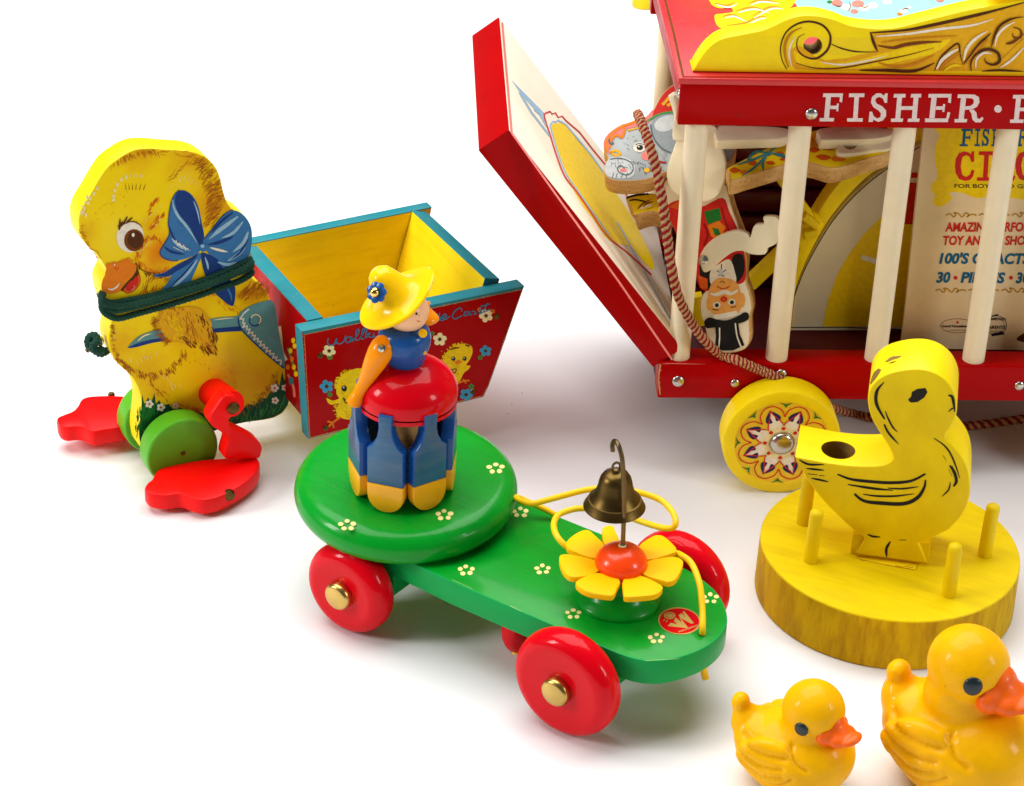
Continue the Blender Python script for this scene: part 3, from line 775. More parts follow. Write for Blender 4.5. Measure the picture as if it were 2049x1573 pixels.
# ringmaster upside down behind the first bar
RY = 1.55
rp = Plane(Wf.w(1.6, RY, 9.5), Wf.ex * -0.30 - Wf.ey * 0.92 + A(0, 0, 0.24))
RB = Wf.w(1.8, 2.2, 10)
ringm = thing('ringmaster_figure', 'ringmaster cutout in red jacket and black top hat, standing on its head behind the bars', 'toy figure', RB)
m = MB()
body = V7([(395, 590), (430, 530), (520, 500), (660, 480), (735, 560), (775, 700), (830, 850), (850, 960), (845, 1080), (870, 1160), (880, 1240), (868, 1300), (870, 1400), (850, 1455), (790, 1480), (720, 1482), (670, 1455), (640, 1400), (625, 1340), (600, 1260), (605, 1180), (640, 1130), (600, 1090), (560, 1010), (500, 900), (450, 790), (410, 690)])
m.prism(curve([rp.at(p) for p in body], 4, True), rp.N, 0.95, 'cream', 'wood', 0.04)
m.pen(rp, 0)
m.fill(V7([(412, 695), (500, 650), (600, 690), (720, 640), (760, 720), (810, 830), (843, 960), (846, 1080), (800, 1110), (740, 1090), (660, 1140), (600, 1130), (570, 1040), (510, 920), (455, 795)]), 'i_red', L=0)
m.fill(V7([(430, 690), (490, 650), (520, 690), (515, 715)]), 'i_dorange', L=1, smooth=False)
m.fill(V7([(620, 715), (705, 695), (715, 760), (640, 785)]), 'i_green', L=1, smooth=False)
m.fill(V7([(640, 790), (700, 765), (740, 800), (700, 870), (660, 850)]), 'i_orange', L=1, smooth=False)
m.fill(V7([(665, 800), (700, 810), (710, 840), (680, 845)]), 'i_green', L=2, smooth=False)
m.line(V7([(715, 690), (740, 780), (790, 900)]), 3, 'i_dred', L=2); m.line(V7([(620, 780), (640, 840), (620, 900)]), 4, 'i_dred', L=2)
m.fill(V7([(600, 1000), (650, 1020), (660, 1100), (640, 1140), (605, 1100)]), 'i_black', L=1)
m.fill(V7([(775, 960), (830, 950), (840, 1040), (800, 1100), (780, 1060)]), 'i_black', L=1)
m.fill(V7([(590, 1060), (640, 1080), (640, 1135), (600, 1130)]), 'i_dorange', L=2, smooth=False)
m.fill(V7([(655, 1040), (700, 1000), (760, 975), (790, 1050), (790, 1100), (720, 1080), (660, 1110)]), 'i_white', L=2)
for st in ([(690, 1035), (715, 1050), (740, 1030)], [(700, 1060), (730, 1065)], [(715, 1000), (715, 1040)]): m.line(V7(st), 2, 'i_black', L=3, smooth=False)
m.dot(V7([(712, 1045)])[0], 5, 7, 'i_lgrey', L=4)
m.fill(V7([(660, 1110), (690, 1080), (740, 1075), (790, 1095), (812, 1130), (825, 1200), (810, 1260), (740, 1285), (670, 1270), (650, 1220), (645, 1160)]), 'i_face', L=3)
m.dot(V7([(650, 1215)])[0], 6, 14, 'i_face', L=2); m.dot(V7([(828, 1195)])[0], 6, 14, 'i_face', L=2)
m.line(V7([(655, 1160), (690, 1165), (730, 1150), (770, 1160), (805, 1140)]), 8, 'i_white', L=4, taper=(.4, .4))
m.line(V7([(690, 1120), (725, 1135), (760, 1120)]), 3, 'i_dorange', L=4); m.line(V7([(705, 1100), (720, 1094), (735, 1104)]), 1.6, 'i_brown', L=5)
m.dot(V7([(728, 1190)])[0], 7, 6, 'i_red', L=5); m.dot(V7([(728, 1190)])[0], 3.6, 3, 'i_dorange', L=6)
for x, y in ((690, 1222), (772, 1206)):
    q = V7([(x, y)])[0]; m.dot(q, 7.5, 6.5, 'i_white', L=4); m.dot((q[0], q[1] + .5), 4.2, 4.2, 'i_dgreen', L=5); m.dot((q[0], q[1] + .5), 2.2, 2.4, 'i_black', L=6)
m.line(V7([(665, 1245), (700, 1250)]), 2, 'i_brown', L=5, smooth=False); m.line(V7([(765, 1235), (795, 1230)]), 2, 'i_brown', L=5, smooth=False)
m.line(V7([(670, 1290), (730, 1280), (800, 1265)]), 10, 'i_white', L=4)
m.fill(V7([(622, 1310), (650, 1290), (690, 1300), (740, 1305), (800, 1285), (840, 1262), (862, 1270), (860, 1300), (820, 1320), (740, 1335), (670, 1345), (630, 1345)]), 'i_black', L=5)
m.fill(V7([(680, 1330), (805, 1310), (815, 1380), (840, 1440), (780, 1468), (720, 1470), (680, 1450), (685, 1390)]), 'i_black', L=6, smooth=False)
m.line(V7([(705, 1345), (705, 1400), (700, 1462)]), 2.4, 'i_white', L=7); m.line(V7([(790, 1320), (800, 1390), (822, 1450)]), 2.8, 'i_white', L=7)
bo = m.build('printed_body', ringm)
# moulded legs (upwards) and arms of cream plastic
m = MB()
lgp = Plane(rp.P0 + rp.N * 0.55, rp.N)
legs = V7([(470, 330), (445, 400), (420, 480), (418, 540), (450, 610), (520, 650), (620, 665), (680, 640), (720, 580), (740, 500), (730, 420), (700, 330), (680, 250), (560, 250), (500, 290)])
m.prism(curve([lgp.at(p) for p in legs], 4, True), lgp.N, 0.5, 'cream_plastic', 'cream_plastic', 0.12)
m.build('leg', ringm)
m = MB()
ft = V7([(425, 85), (470, 78), (475, 120), (495, 240), (550, 245), (548, 325), (500, 332), (450, 325), (450, 250), (455, 200), (440, 140)])
fp = Plane(rp.P0 + rp.N * 0.7, rp.N)
m.prism(curve([fp.at(p) for p in ft], 3, True), fp.N, 0.9, 'cream_plastic', 'cream_plastic', 0.1)
m.build('foot', ringm)
m = MB()
apl = Plane(rp.P0 + rp.N * 0.5, rp.N)
arm = V7([(600, 1000), (600, 950), (640, 890), (710, 845), (790, 820), (850, 835), (870, 858), (885, 805), (905, 785), (945, 782), (942, 745), (985, 742), (1020, 752), (1040, 800), (1035, 860), (1005, 895), (965, 915), (950, 948), (880, 948), (830, 930), (780, 935), (720, 975), (660, 1030), (620, 1045)])
m.prism(curve([apl.at(p) for p in arm], 3, True), apl.N, 0.5, 'cream_plastic', 'cream_plastic', 0.05)
ao = m.build('arm', ringm)
m = MB(); O = apl.at(V7([(617, 978)])[0]); m.lathe(O, apl.N, [(.22, 0), (.22, .06), (.15, .1), (0, .1)], 'steel', 20, caps=False); m.build('rivet', ao)

# giraffe plank and loose plastic legs, higher up behind
GB = Wf.w(6, 5, 13)
gir = thing('giraffe_figure', 'yellow and orange spotted cutout with a blue ribbon and cream plastic legs behind the bars', 'toy giraffe', GB)
gp = Plane(Wf.w(5.5, 3.2, 14.6), -Wf.ey * 0.42 + A(0, 0, 0.9) - Wf.ex * 0.05)
m = MB()
gi = V7([(745, 480), (820, 440), (900, 400), (1000, 350), (1110, 305), (1200, 280), (1330, 250), (1500, 250), (1620, 300), (1640, 380), (1500, 430), (1330, 480), (1220, 455), (1150, 450), (1080, 455), (960, 490), (860, 520), (770, 545), (760, 510)])
m.prism(curve([gp.at(p) for p in gi], 4, True), gp.N, 0.95, 'yellow_in', 'wood', 0.04)
m.pen(gp)
for x, y, a, b2 in ((790, 490, 14, 6), (840, 500, 10, 5), (880, 450, 12, 6), (1030, 400, 12, 6), (1060, 430, 14, 5), (1120, 400, 12, 6), (1250, 330, 16, 8), (1300, 370, 18, 7), (1340, 320, 16, 8), (1270, 420, 20, 7), (1350, 430, 20, 7), (1220, 380, 12, 6), (1400, 370, 16, 8), (980, 450, 12, 5)):
    q = V7([(x, y)])[0]; m.fill([(q[0] + a * .75 * math.cos(t) * random.uniform(.75, 1.2), q[1] + b2 * .85 * math.sin(t) * random.uniform(.75, 1.2)) for t in np.linspace(0, 5.4, 7)], random.choice(['i_orange', 'i_dorange']), L=1)
for st in ([(970, 395), (890, 430), (800, 460)], [(970, 395), (900, 470), (830, 520)], [(970, 395), (940, 450), (945, 495)], [(970, 395), (1040, 345), (1100, 330)], [(970, 395), (1040, 405), (1060, 420), (1000, 405)], [(970, 398), (900, 390), (860, 440), (960, 405)]): m.line(V7(st), 4.5, 'i_teal', L=3, taper=(.5, .3))
m.dot(V7([(968, 400)])[0], 6, 5, 'i_teal', L=4)
m.build('printed_body', gir)
for pts, Y, hole_ in (([(290, 85), (520, 70), (700, 80), (782, 95), (740, 135), (620, 155), (420, 160), (310, 162), (292, 140)], 3.0, None), ([(400, 215), (425, 170), (480, 152), (560, 150), (700, 155), (760, 170), (740, 215), (650, 225), (600, 232), (520, 245), (450, 250), (410, 245)], 2.4, (485, 197))):
    pl_ = Plane(Wf.w(8, Y, 15.3 if hole_ is None else 14.6), -Wf.ey * 0.45 + A(0, 0, 0.9))
    m = MB(); out = curve([pl_.at(p) for p in V9(pts)], 4, True)
    hs = [[pl_.at(q) for q in ring(V9([hole_])[0], 13, 7.5)]] if hole_ else ()
    m.prism(out, pl_.N, 0.62, 'cream_plastic', 'cream_plastic', 0.07, holes=hs, mh='cream_plastic')
    lo = m.build('leg', gir)
    if hole_:
        k = MB(); k.lathe(pl_.at(V9([hole_])[0]) - pl_.N * .35, pl_.N, [(.26, 0), (.24, .08), (0, .1)], 'steel', 18, caps=False); k.build('rivet', lo)
m = MB(); pl_ = Plane(Wf.w(4, 2.6, 15.2), -Wf.ey * 0.45 + A(0, 0, 0.9))
m.prism(curve([pl_.at(p) for p in V7([(690, 250), (830, 245), (1000, 250), (1085, 265), (1090, 295), (1040, 320), (900, 325), (740, 330), (690, 325)])], 4, True), pl_.N, 0.6, 'cream_plastic', 'cream_plastic', 0.1)
m.build('leg', gir)

# yellow ladder lying across, behind the ringmaster
LB = Wf.w(4, 4, 9)
lad = thing('ladder', 'small yellow plastic ladder leaning among the cutouts inside the wagon', 'toy ladder', LB)
lpn = Plane(Wf.w(5, 3.4, 9), -Wf.ey)
def bar_on(plane, a, b2, w, t, name, par, mk='yellow'):
    p, q = plane.at(a), plane.at(b2)
    d = nrm(q - p); s2 = np.cross(plane.N, d) * w / 2
    m = MB(); m.prism([p - s2, q - s2, q + s2, p + s2], plane.N, t, mk, mk, 0.06); return m.build(name, par)
bar_on(lpn, V7([(1040, 540)])[0], V7([(1230, 800)])[0], 0.42, 0.5, 'rail', lad)
bar_on(lpn, V7([(870, 1120)])[0], V7([(1250, 760)])[0], 0.62, 0.5, 'rail', lad)
bar_on(Plane(lpn.P0 + lpn.N * .3, lpn.N), V7([(1165, 745)])[0], V7([(1240, 800)])[0], 0.35, 0.4, 'hook', lad)
bar_on(Plane(lpn.P0 + lpn.N * .3, lpn.N), V7([(1165, 850)])[0], V7([(1238, 838)])[0], 0.35, 0.4, 'hook', lad)
bar_on(lpn, V7([(580, 1180)])[0], V7([(600, 1340)])[0], 0.5, 0.5, 'rail', lad)

# cream-and-yellow drum board standing behind the leaflet
DBs = Wf.w(10, 4.5, 6)
dpn = Plane(Wf.w(9, 4.2, 9), -Wf.ey)
arc = V9([(105, 1385), (135, 1150), (190, 990), (270, 835), (360, 690), (470, 555), (600, 430), (760, 310), (920, 200), (1100, 130), (1400, 90), (1700, 90), (1700, 1385)])
drum = thing('circus_ring_board', 'cream half-round circus board with a raised yellow rim behind the leaflet', 'toy circus ring', DBs)
inner = [dpn.at(p) for p in arc]
m = MB(); io = curve(inner, 4)
m.prism(io, dpn.N, 0.5, 'drum_face', 'cream', 0.03)
m.pen(dpn, 0)
m.fill(V9([(310, 1360), (340, 1200), (400, 1030), (480, 890), (580, 760), (700, 640), (820, 560), (1000, 500), (1300, 480), (1300, 1360)]), 'i_yel', L=0, smooth=False)
m.fill(V9([(565, 900), (690, 935), (690, 970), (555, 928)]), 'i_white', smooth=False, L=1)
m.fill(V9([(880, 370), (1000, 372), (990, 405), (875, 405)]), 'i_red', smooth=False, L=1)
m.fill(V9([(870, 435), (1000, 440), (980, 715), (835, 700)]), 'i_red', smooth=False, L=1)
m.line(V9([(128, 1160), (190, 1000), (275, 838), (365, 693), (475, 560), (605, 436), (765, 316), (930, 205)]), 2, 'i_black', L=2)
m.line(V9([(105, 1366), (450, 1364), (815, 1380)]), 2, 'i_black', L=2, smooth=False)
m.build('printed_board', drum)
m = MB()
rimp = [dpn.at(p) + dpn.N * .1 for p in V9([(100, 1392), (128, 1140), (182, 978), (258, 820), (345, 672), (452, 535), (580, 405), (740, 285), (900, 175), (1080, 105), (1400, 60)])]
rim_o = [dpn.at(p) + dpn.N * .1 for p in V9([(60, 1392), (75, 1120), (130, 940), (185, 790), (280, 620), (390, 460), (520, 320), (690, 195), (830, 90), (1060, 40), (1400, 0)])]
a_, b_ = curve(rimp, 4), curve(rim_o, 4)
m.prism(a_ + b_[::-1], dpn.N, 1.1, 'yellow', 'yellow', 0.05)
m.build('rim', drum)
m = MB(); p, q = dpn.at(V9([(100, 1398)])[0]), dpn.at(V9([(1700, 1400)])[0])
m.prism([p + dpn.N * .1, q + dpn.N * .1, q + dpn.N * .1 - A(0, 0, .22), p + dpn.N * .1 - A(0, 0, .22)], dpn.N, 1.0, 'yellow', 'yellow', 0.03); m.build('base_strip', drum)
m = MB(); m.prism([dpn.at(p) - dpn.N * .3 for p in V9([(355, 1405), (470, 1400), (440, 1475), (360, 1480)])], dpn.N, .6, 'cream', 'cream', .04); m.build('foot', drum)

# maroon ridged board at the back
CUR = Wf.w(6, 8, 9)
m = MB()
for i in range(9):
    z = 4.8 + i * 1.25
    m.box(Wf, (1.0, 12.5), (8.2, 8.7), (z, z + 1.0), 'maroon', 0.14)
m.box(Wf, (1.0, 12.5), (8.705, 9.0), (4.76, 16.0), 'darkred', 0.03)
o = m.build('ridged_board', base=CUR); tag(o, 'dark maroon ridged board standing at the back inside the wagon', 'toy board')

# leaflet
CUR = Wf.w(13.5, 2.6, 9)
lf = Plane(Wf.w(12, 2.35, 9), -Wf.ey)
m = MB()
lo_ = [lf.at(p) for p in ((1850, 240), (1803, 697), (2230, 704), (2270, 240))]
m.prism(lo_, lf.N, 0.25, 'leaflet', 'leaflet', 0.02)
m.pen(lf, 0)
m.fill(V9([(1080, 60), (1060, 130), (1032, 200), (1030, 290), (1045, 400), (1005, 450), (1010, 490), (1030, 520), (1015, 560), (1050, 590), (1100, 575), (1140, 530), (1120, 500), (1200, 500), (1300, 535), (1400, 520), (1500, 530), (1620, 545), (1800, 530), (1800, 60)]), 'i_yel', L=0)
slab_word(m, 'FISHER', [(1920, 1947, 258, 293), (1950, 1962, 258, 293), (1964, 1980, 258, 293), (1984, 2003, 258, 293), (2008, 2030, 258, 293), (2034, 2060, 258, 293)], 'i_bluet', 2)
slab_word(m, 'CIRCUS', [(1910, 1951, 303, 362), (1955, 1990, 303, 362), (1994, 2032, 303, 362), (2031, 2072, 303, 362), (2076, 2115, 303, 362), (2119, 2158, 303, 362)], 'i_red', 2)
m.text('FOR BOYS AND GIRLS', (1910, 376), (2078, 377), 8, 'i_black', bold=.012, L=2)
m.text('AMAZING PERFORMING', (1891, 463), (2112, 463), 17.5, 'i_red', bold=.035, shear=.15, L=2)
m.text('TOY ANIMAL SHOW', (1887, 490), (2075, 490), 17.5, 'i_red', bold=.035, shear=.15, L=2)
m.text("100'S OF ACTS", (1879, 527), (2062, 528), 20, 'i_bluet', bold=.04, shear=.22, L=2)
m.text('30', (1873, 565), (1902, 565), 20, 'i_bluet', bold=.04, shear=.22, L=2)
m.dot((1912, 556), 4, 4, 'i_red', L=2)
m.text('PIECES', (1922, 565), (2012, 566), 20, 'i_bluet', bold=.04, shear=.22, L=2)
m.dot((2023, 556), 4, 4, 'i_red', L=2)
m.text('30', (2032, 566), (2061, 566), 20, 'i_bluet', bold=.04, shear=.22, L=2)
for y, x0 in ((430, 1893), (581, 1872)):
    for k in range(4):
        x = x0 + 66 * k
        m.line([(x, y + 1), (x + 8, y - 2), (x + 15, y + 4), (x + 20, y), (x + 16, y - 4), (x + 24, y - 3), (x + 32, y + 4), (x + 40, y - 4), (x + 46, y + 1), (x + 41, y + 4), (x + 52, y - 1), (x + 61, y + 1)], 2.6, 'i_mustard', L=1 + k * .2)
c = (1916, 652)
m.line(ring(c, 34, 14, 30) + [(c[0] + 34, c[1])], 1, 'i_brown', L=1)
m.text('Good Housekeeping', (1884, 655), (1949, 655), 5, 'i_black', bold=.03, L=2)
m.fill([(1916 + (4 if i % 2 == 0 else 1.7) * math.sin(i * math.pi / 5), 645 - (4 if i % 2 == 0 else 1.7) * math.cos(i * math.pi / 5)) for i in range(10)], 'i_red', smooth=False, L=2)
m.text('GUARANTEES', (1898, 662), (1934, 662), 2.4, 'i_brown', L=2)
c = (1994, 651)
m.line(ring(c, 20, 19, 30) + [(c[0] + 20, c[1])], 1.3, 'i_black', L=1); m.line(ring(c, 15.5, 15, 30) + [(c[0] + 15.5, c[1])], .8, 'i_black', L=1)
m.text('COMMENDED', (1974, 641), (2013, 641), 5, 'i_black', bold=.02, L=2); m.text('PARENTS', (1974, 658), (2012, 658), 6, 'i_black', bold=.03, L=2); m.text('MAGAZINE', (1983, 664), (2004, 664), 2.6, 'i_black', L=2)
m.fill([(1983, 668), (2006, 663), (2011, 669), (2000, 671), (1985, 673)], 'i_black', smooth=False, L=2); m.fill([(1984, 632), (1998, 628), (1996, 633)], 'i_black', smooth=False, L=2)
m.fill(V9([(1555, 1440), (1580, 1415), (1640, 1390), (1640, 1460), (1580, 1455)]), 'i_dbrown', L=2)
o = m.build('leaflet', base=CUR); tag(o, 'cream printed circus leaflet with red and blue lettering standing behind the bars', 'leaflet')

# loose wooden peg behind the wagon, only its lower tip in view
CUR = onz((1288, 10), 0)
m = MB(); q = onz((1288, 12), 0)
m.lathe(q, A(0, 0, 1), [(0.0, 0), (.66, 0), (.74, .1), (.95, 3.4), (1.0, 7.5)], 'yellow', 28)
o = m.build('wooden_peg', base=CUR); tag(o, 'yellow wooden peg tip at the upper edge, left of the wagon roof', 'peg')
# ================================================================== duck pulling a cart
Kf = Frame(28.8, (-13.77, -8.73, 0))
duckcart = thing('duck_cart_toy', 'yellow cutout duck on green wheels with red feet, pulling a red and teal cart', 'pull toy', Kf.w(5, 2, 0))
# --- cart
YF = -1.9
fb = Kf.plane(YF)
m = MB()
board = [fb.at(p) for p in V3([(374, 858), (1722, 582), (1508, 1190), (1474, 1256), (416, 1510)])]
m.prism(board, fb.N, 0.72, 'red', 'teal', 0.05)
m.pen(fb, 0)
ed = V3([(390, 876), (1710, 602), (1502, 1188), (1470, 1246), (424, 1500)])
m.fill([(p[0], p[1]) for p in V3([(374, 858), (1722, 582), (1712, 604), (389, 878)])], 'teal', smooth=False, L=0)
for a, c in zip(ed, ed[1:] + ed[:1]): m.line([a, c], 1.5, 'wood', L=2, taper=(.6, .5))
def script(path, w, k, L): m.line(V3(path), w, k, L=L)
for st in ([(535, 898), (530, 925), (545, 940), (570, 935), (585, 900), (585, 925), (605, 932), (630, 915), (640, 880)],
           [(645, 925), (640, 900), (665, 890), (672, 915), (650, 928), (665, 915), (675, 890), (682, 918)],
           [(685, 915), (715, 870), (722, 845), (705, 855), (700, 905), (720, 908)], [(722, 905), (750, 862), (757, 838), (742, 848), (735, 898), (752, 902)],
           [(770, 835), (760, 895), (790, 865), (770, 878), (795, 893), (808, 885)], [(812, 865), (806, 890), (825, 885)], [(815, 848), (818, 850)],
           [(850, 885), (855, 850), (875, 850), (875, 880), (890, 870)], [(920, 845), (895, 850), (895, 875), (925, 860), (930, 840), (915, 905), (890, 905)],
           [(985, 855), (960, 850), (955, 870), (985, 860), (1010, 800), (985, 860), (1000, 865)], [(1015, 840), (1010, 862), (1035, 855), (1040, 835), (1040, 855), (1055, 852)], [(1085, 825), (1062, 830), (1060, 850), (1088, 845)], [(1110, 795), (1098, 845), (1130, 818), (1108, 830), (1130, 842)],
           [(1145, 800), (1140, 785), (1120, 800), (1130, 828), (1165, 805)], [(1168, 770), (1175, 755), (1180, 775), (1165, 802), (1195, 795)],
           [(1210, 745), (1195, 795), (1230, 765), (1205, 780), (1225, 790), (1245, 778)], [(1225, 780), (1250, 765), (1240, 752), (1225, 770), (1240, 785), (1270, 765)],
           [(1345, 735), (1335, 715), (1305, 730), (1285, 765), (1305, 780), (1345, 760)], [(1385, 740), (1362, 740), (1358, 762), (1385, 752), (1392, 735), (1392, 758), (1405, 750)],
           [(1405, 735), (1425, 738), (1418, 755), (1435, 745)], [(1440, 730), (1460, 722), (1450, 750), (1475, 738)], [(1500, 685), (1475, 740), (1515, 720)], [(1455, 708), (1515, 690)]):
    script(st, 2.3, 'i_script', 2 + random.random() * .4)
def bloom(mb, c, r, k, cen='i_dbrown', L=2, sy=0.95, n=5, turn=0.0):
    for i in range(n):
        a = turn + 2 * math.pi * i / n
        mb.dot((c[0] + r * .62 * math.cos(a), c[1] + r * .62 * sy * math.sin(a)), r * .40, r * .40 * sy, k, L=L + .15 * (i % 3), n=10)
    mb.dot(c, r * .26, r * .26, cen, L=L + 1, n=10)
for x, y, r, k in ((540, 975, 40, 'i_cream'), (525, 1190, 42, 'i_sky'), (1210, 905, 42, 'i_cream'), (1490, 762, 42, 'i_cream'), (1487, 975, 36, 'i_sky'), (1370, 1240, 40, 'i_sky'), (1400, 1190, 18, 'i_sage'), (545, 1012, 18, 'i_sage'), (545, 1240, 16, 'i_sage'), (1455, 1015, 16, 'i_sage'), (1165, 870, 14, 'i_sage'), (1450, 725, 14, 'i_orange'), (1530, 735, 14, 'i_orange'), (1412, 1220, 16, 'i_cream')):
    bloom(m, V3([(x, y)])[0], r / 3.0, k, turn=random.random())
# chick by the wheel side
m.fill(V3([(585, 1200), (595, 1150), (630, 1110), (680, 1088), (730, 1080), (800, 1100), (830, 1150), (820, 1220), (780, 1270), (760, 1340), (730, 1380), (650, 1390), (600, 1370), (580, 1330), (600, 1290), (560, 1300), (535, 1290), (525, 1260), (560, 1275), (600, 1262), (585, 1235)]), 'i_yel', L=1)
m.fur(V3([(585, 1200), (595, 1150), (630, 1110), (690, 1088)]), 'l', 5, 34, 'i_yel', 2.2, 30, 1, L=1); m.fur(V3([(600, 1370), (580, 1330), (600, 1290)]), 'l', 5, 20, 'i_yel', 2.2, 30, 1, L=1)
m.fur(V3([(620, 1150), (640, 1250), (620, 1330), (680, 1370)]), 70, 6, 40, 'i_lochre', 1.2, 60, 8, L=2)
m.dot(V3([(632, 1203)])[0], 5.5, 6, 'i_black', L=3); m.dot(V3([(628, 1196)])[0], 1.6, 1.6, 'i_white', L=4)
m.line(V3([(640, 1275), (625, 1260), (640, 1290), (655, 1285)]), 2, 'i_black', L=3)
m.line(V3([(610, 1375), (560, 1410), (535, 1435)]), 4, 'i_orange', L=2); m.line(V3([(560, 1410), (530, 1400)]), 4, 'i_orange', L=3, smooth=False); m.line(V3([(560, 1412), (570, 1440)]), 3, 'i_orange', L=3, smooth=False)
# second chick
m.fill(V3([(1225, 1040), (1250, 985), (1300, 945), (1355, 930), (1400, 945), (1408, 985), (1390, 1030), (1370, 1060), (1395, 1065), (1380, 1090), (1355, 1110), (1330, 1160), (1300, 1200), (1280, 1215), (1180, 1200), (1200, 1130), (1240, 1085), (1225, 1065)]), 'i_yel', L=1)
m.fur(V3([(1225, 1040), (1250, 985), (1300, 945), (1355, 930)]), 'l', 4, 24, 'i_yel', 2, 30, 1, L=1); m.fur(V3([(1240, 1000), (1300, 1060), (1300, 1150)]), 70, 5, 40, 'i_lochre', 1.2, 60, 9, L=2)
for x, y in ((1293, 1022), (1360, 1022)): m.dot(V3([(x, y)])[0], 4, 4.5, 'i_black', L=3); m.dot(V3([(x - 3, y - 4)])[0], 1.3, 1.3, 'i_white', L=4)
m.fill(V3([(1300, 1040), (1325, 1028), (1345, 1042), (1315, 1060)]), 'i_orange', L=3, smooth=False)
m.line(V3([(1270, 970), (1300, 958), (1330, 955)]), 4, 'i_brown', L=2, taper=(.3, .3)); m.line(V3([(1365, 940), (1390, 945)]), 4, 'i_brown', L=2, smooth=False)
m.line(V3([(1262, 1085), (1250, 1105), (1280, 1095), (1300, 1110), (1310, 1085), (1280, 1092), (1285, 1120)]), 2, 'i_black', L=3)
m.line(V3([(1320, 1170), (1360, 1155), (1390, 1155)]), 3.5, 'i_orange', L=2); m.line(V3([(1350, 1145), (1370, 1172)]), 3, 'i_orange', L=3, smooth=False)
m.fur(V3([(450, 900), (700, 1000), (1100, 1000), (1500, 1100)]), 0, 3, 60, 'i_dred', 1.2, 180, 90, L=0)
m.chips(V3([(390, 876), (1710, 602)]), 60, 'wood', 1.4, 1.4); m.chips(V3([(424, 1500), (1470, 1246)]), 40, 'wood', 1.2, 1.3); m.chips(V3([(385, 870), (420, 1500)]), 34, 'wood', 1.2, 1.4); m.chips(V3([(1710, 602), (1502, 1188)]), 30, 'wood', 1.2, 1.3)
m.chips(V3([(450, 950), (1600, 700)]), 50, 'i_dred', 30, .9); m.chips(V3([(430, 1400), (1450, 1150)]), 60, 'i_orange', 36, .7)
cb = m.build('cart_side', duckcart)
for p in ((488, 1003), (1555, 766), (520, 1441), (1413, 1222)):
    stud(cb, V3([p])[0], fb, .14, 'nail', 'bell')
m = MB()
YR = 6.0
sh = Kf.ey * (YR - YF)
def kz(p, Y): return Kf.w(p[0], Y, p[1])
bl = [Kf.loc(q) for q in board]
rear = [Kf.w(q[0] + 0.0, YR, q[2]) for q in bl]
rear[1] = Kf.w(14.55, YR, 7.50); rear[0] = Kf.w(bl[0][0], YR, 7.46)
m.prism(rear, -Kf.ey, 0.6, 'yellow_in', 'teal', 0.06, mb='red')
m.build('cart_side', duckcart)
# end panels
m = MB()
xo, xi = 5.33, 6.05
m.prism([Kf.w(xo, YF + .722, 2.3), Kf.w(xo, YF + .722, 7.32), Kf.w(xo, YR - .002, 7.32), Kf.w(xo, YR - .002, 2.3)], -Kf.ex, 0.72, 'red', 'teal', 0.05, mb='yellow_in')
lp2 = Plane(Kf.w(xo, 0, 0), -Kf.ex)
m.pen(lp2, 1)
m.line(V2([(1680, 120), (1690, 200), (1700, 300), (1730, 370)]), 6, 'i_white', L=1)
for x, y in ((1780, 225), (1790, 265), (1760, 300), (1770, 360), (1785, 420), (1800, 470), (1740, 420)): m.dot(V2([(x, y)])[0], 4, 5.5, random.choice(['i_yel', 'i_orange', 'i_yel']), L=2)
m.line(V2([(1740, 280), (1775, 380), (1800, 480)]), 4, 'i_sage', L=1); m.line(V2([(1740, 470), (1780, 560), (1790, 640)]), 5, 'i_pink', L=1); m.dot(V2([(1765, 520)])[0], 5, 8, 'i_teal', L=2)
m.build('cart_end', duckcart)
m = MB()
q = [Kf.w(13.72, YF + .722, 2.3), Kf.w(13.72, YR - .002, 2.3), Kf.w(14.28, YR - .002, 7.32), Kf.w(14.28, YF + .722, 7.32)]
q[0] = Kf.w(12.9, YF + .722, 2.3); q[1] = Kf.w(12.9, YR - .002, 2.3)
nn = nrm(np.cross(q[1] - q[0], q[3] - q[0])); nn = nn if nn @ Kf.ex > 0 else -nn
m.prism(q, nn, 0.75, 'red', 'teal', 0.05, mb='yellow_in')
m.build('cart_end', duckcart)
m = MB(); m.box(Kf, (5.9, 13.0), (YF + .73, YR - .01), (2.32, 2.75), 'yellow_in', .03); m.build('cart_floor', duckcart)
for Y in (1.6, 3.4):
    m = MB(); m.lathe(Kf.w(10.6, Y, 1.5), Kf.ey, wheel_prof(1.5, .9, .15), 'green_wheel', 36, caps=False); m.build('cart_wheel', duckcart)
m = MB(); m.lathe(Kf.w(10.6, -1.0, 1.5), Kf.ey, [(.2, 0), (.2, 6.6)], 'steel', 12)
m.box(Kf, (10.2, 11.0), (.9, 1.5), (1.5, 2.31), 'red', .03); m.box(Kf, (10.2, 11.0), (4.4, 5.0), (1.5, 2.31), 'red', .03); m.build('axle', duckcart)

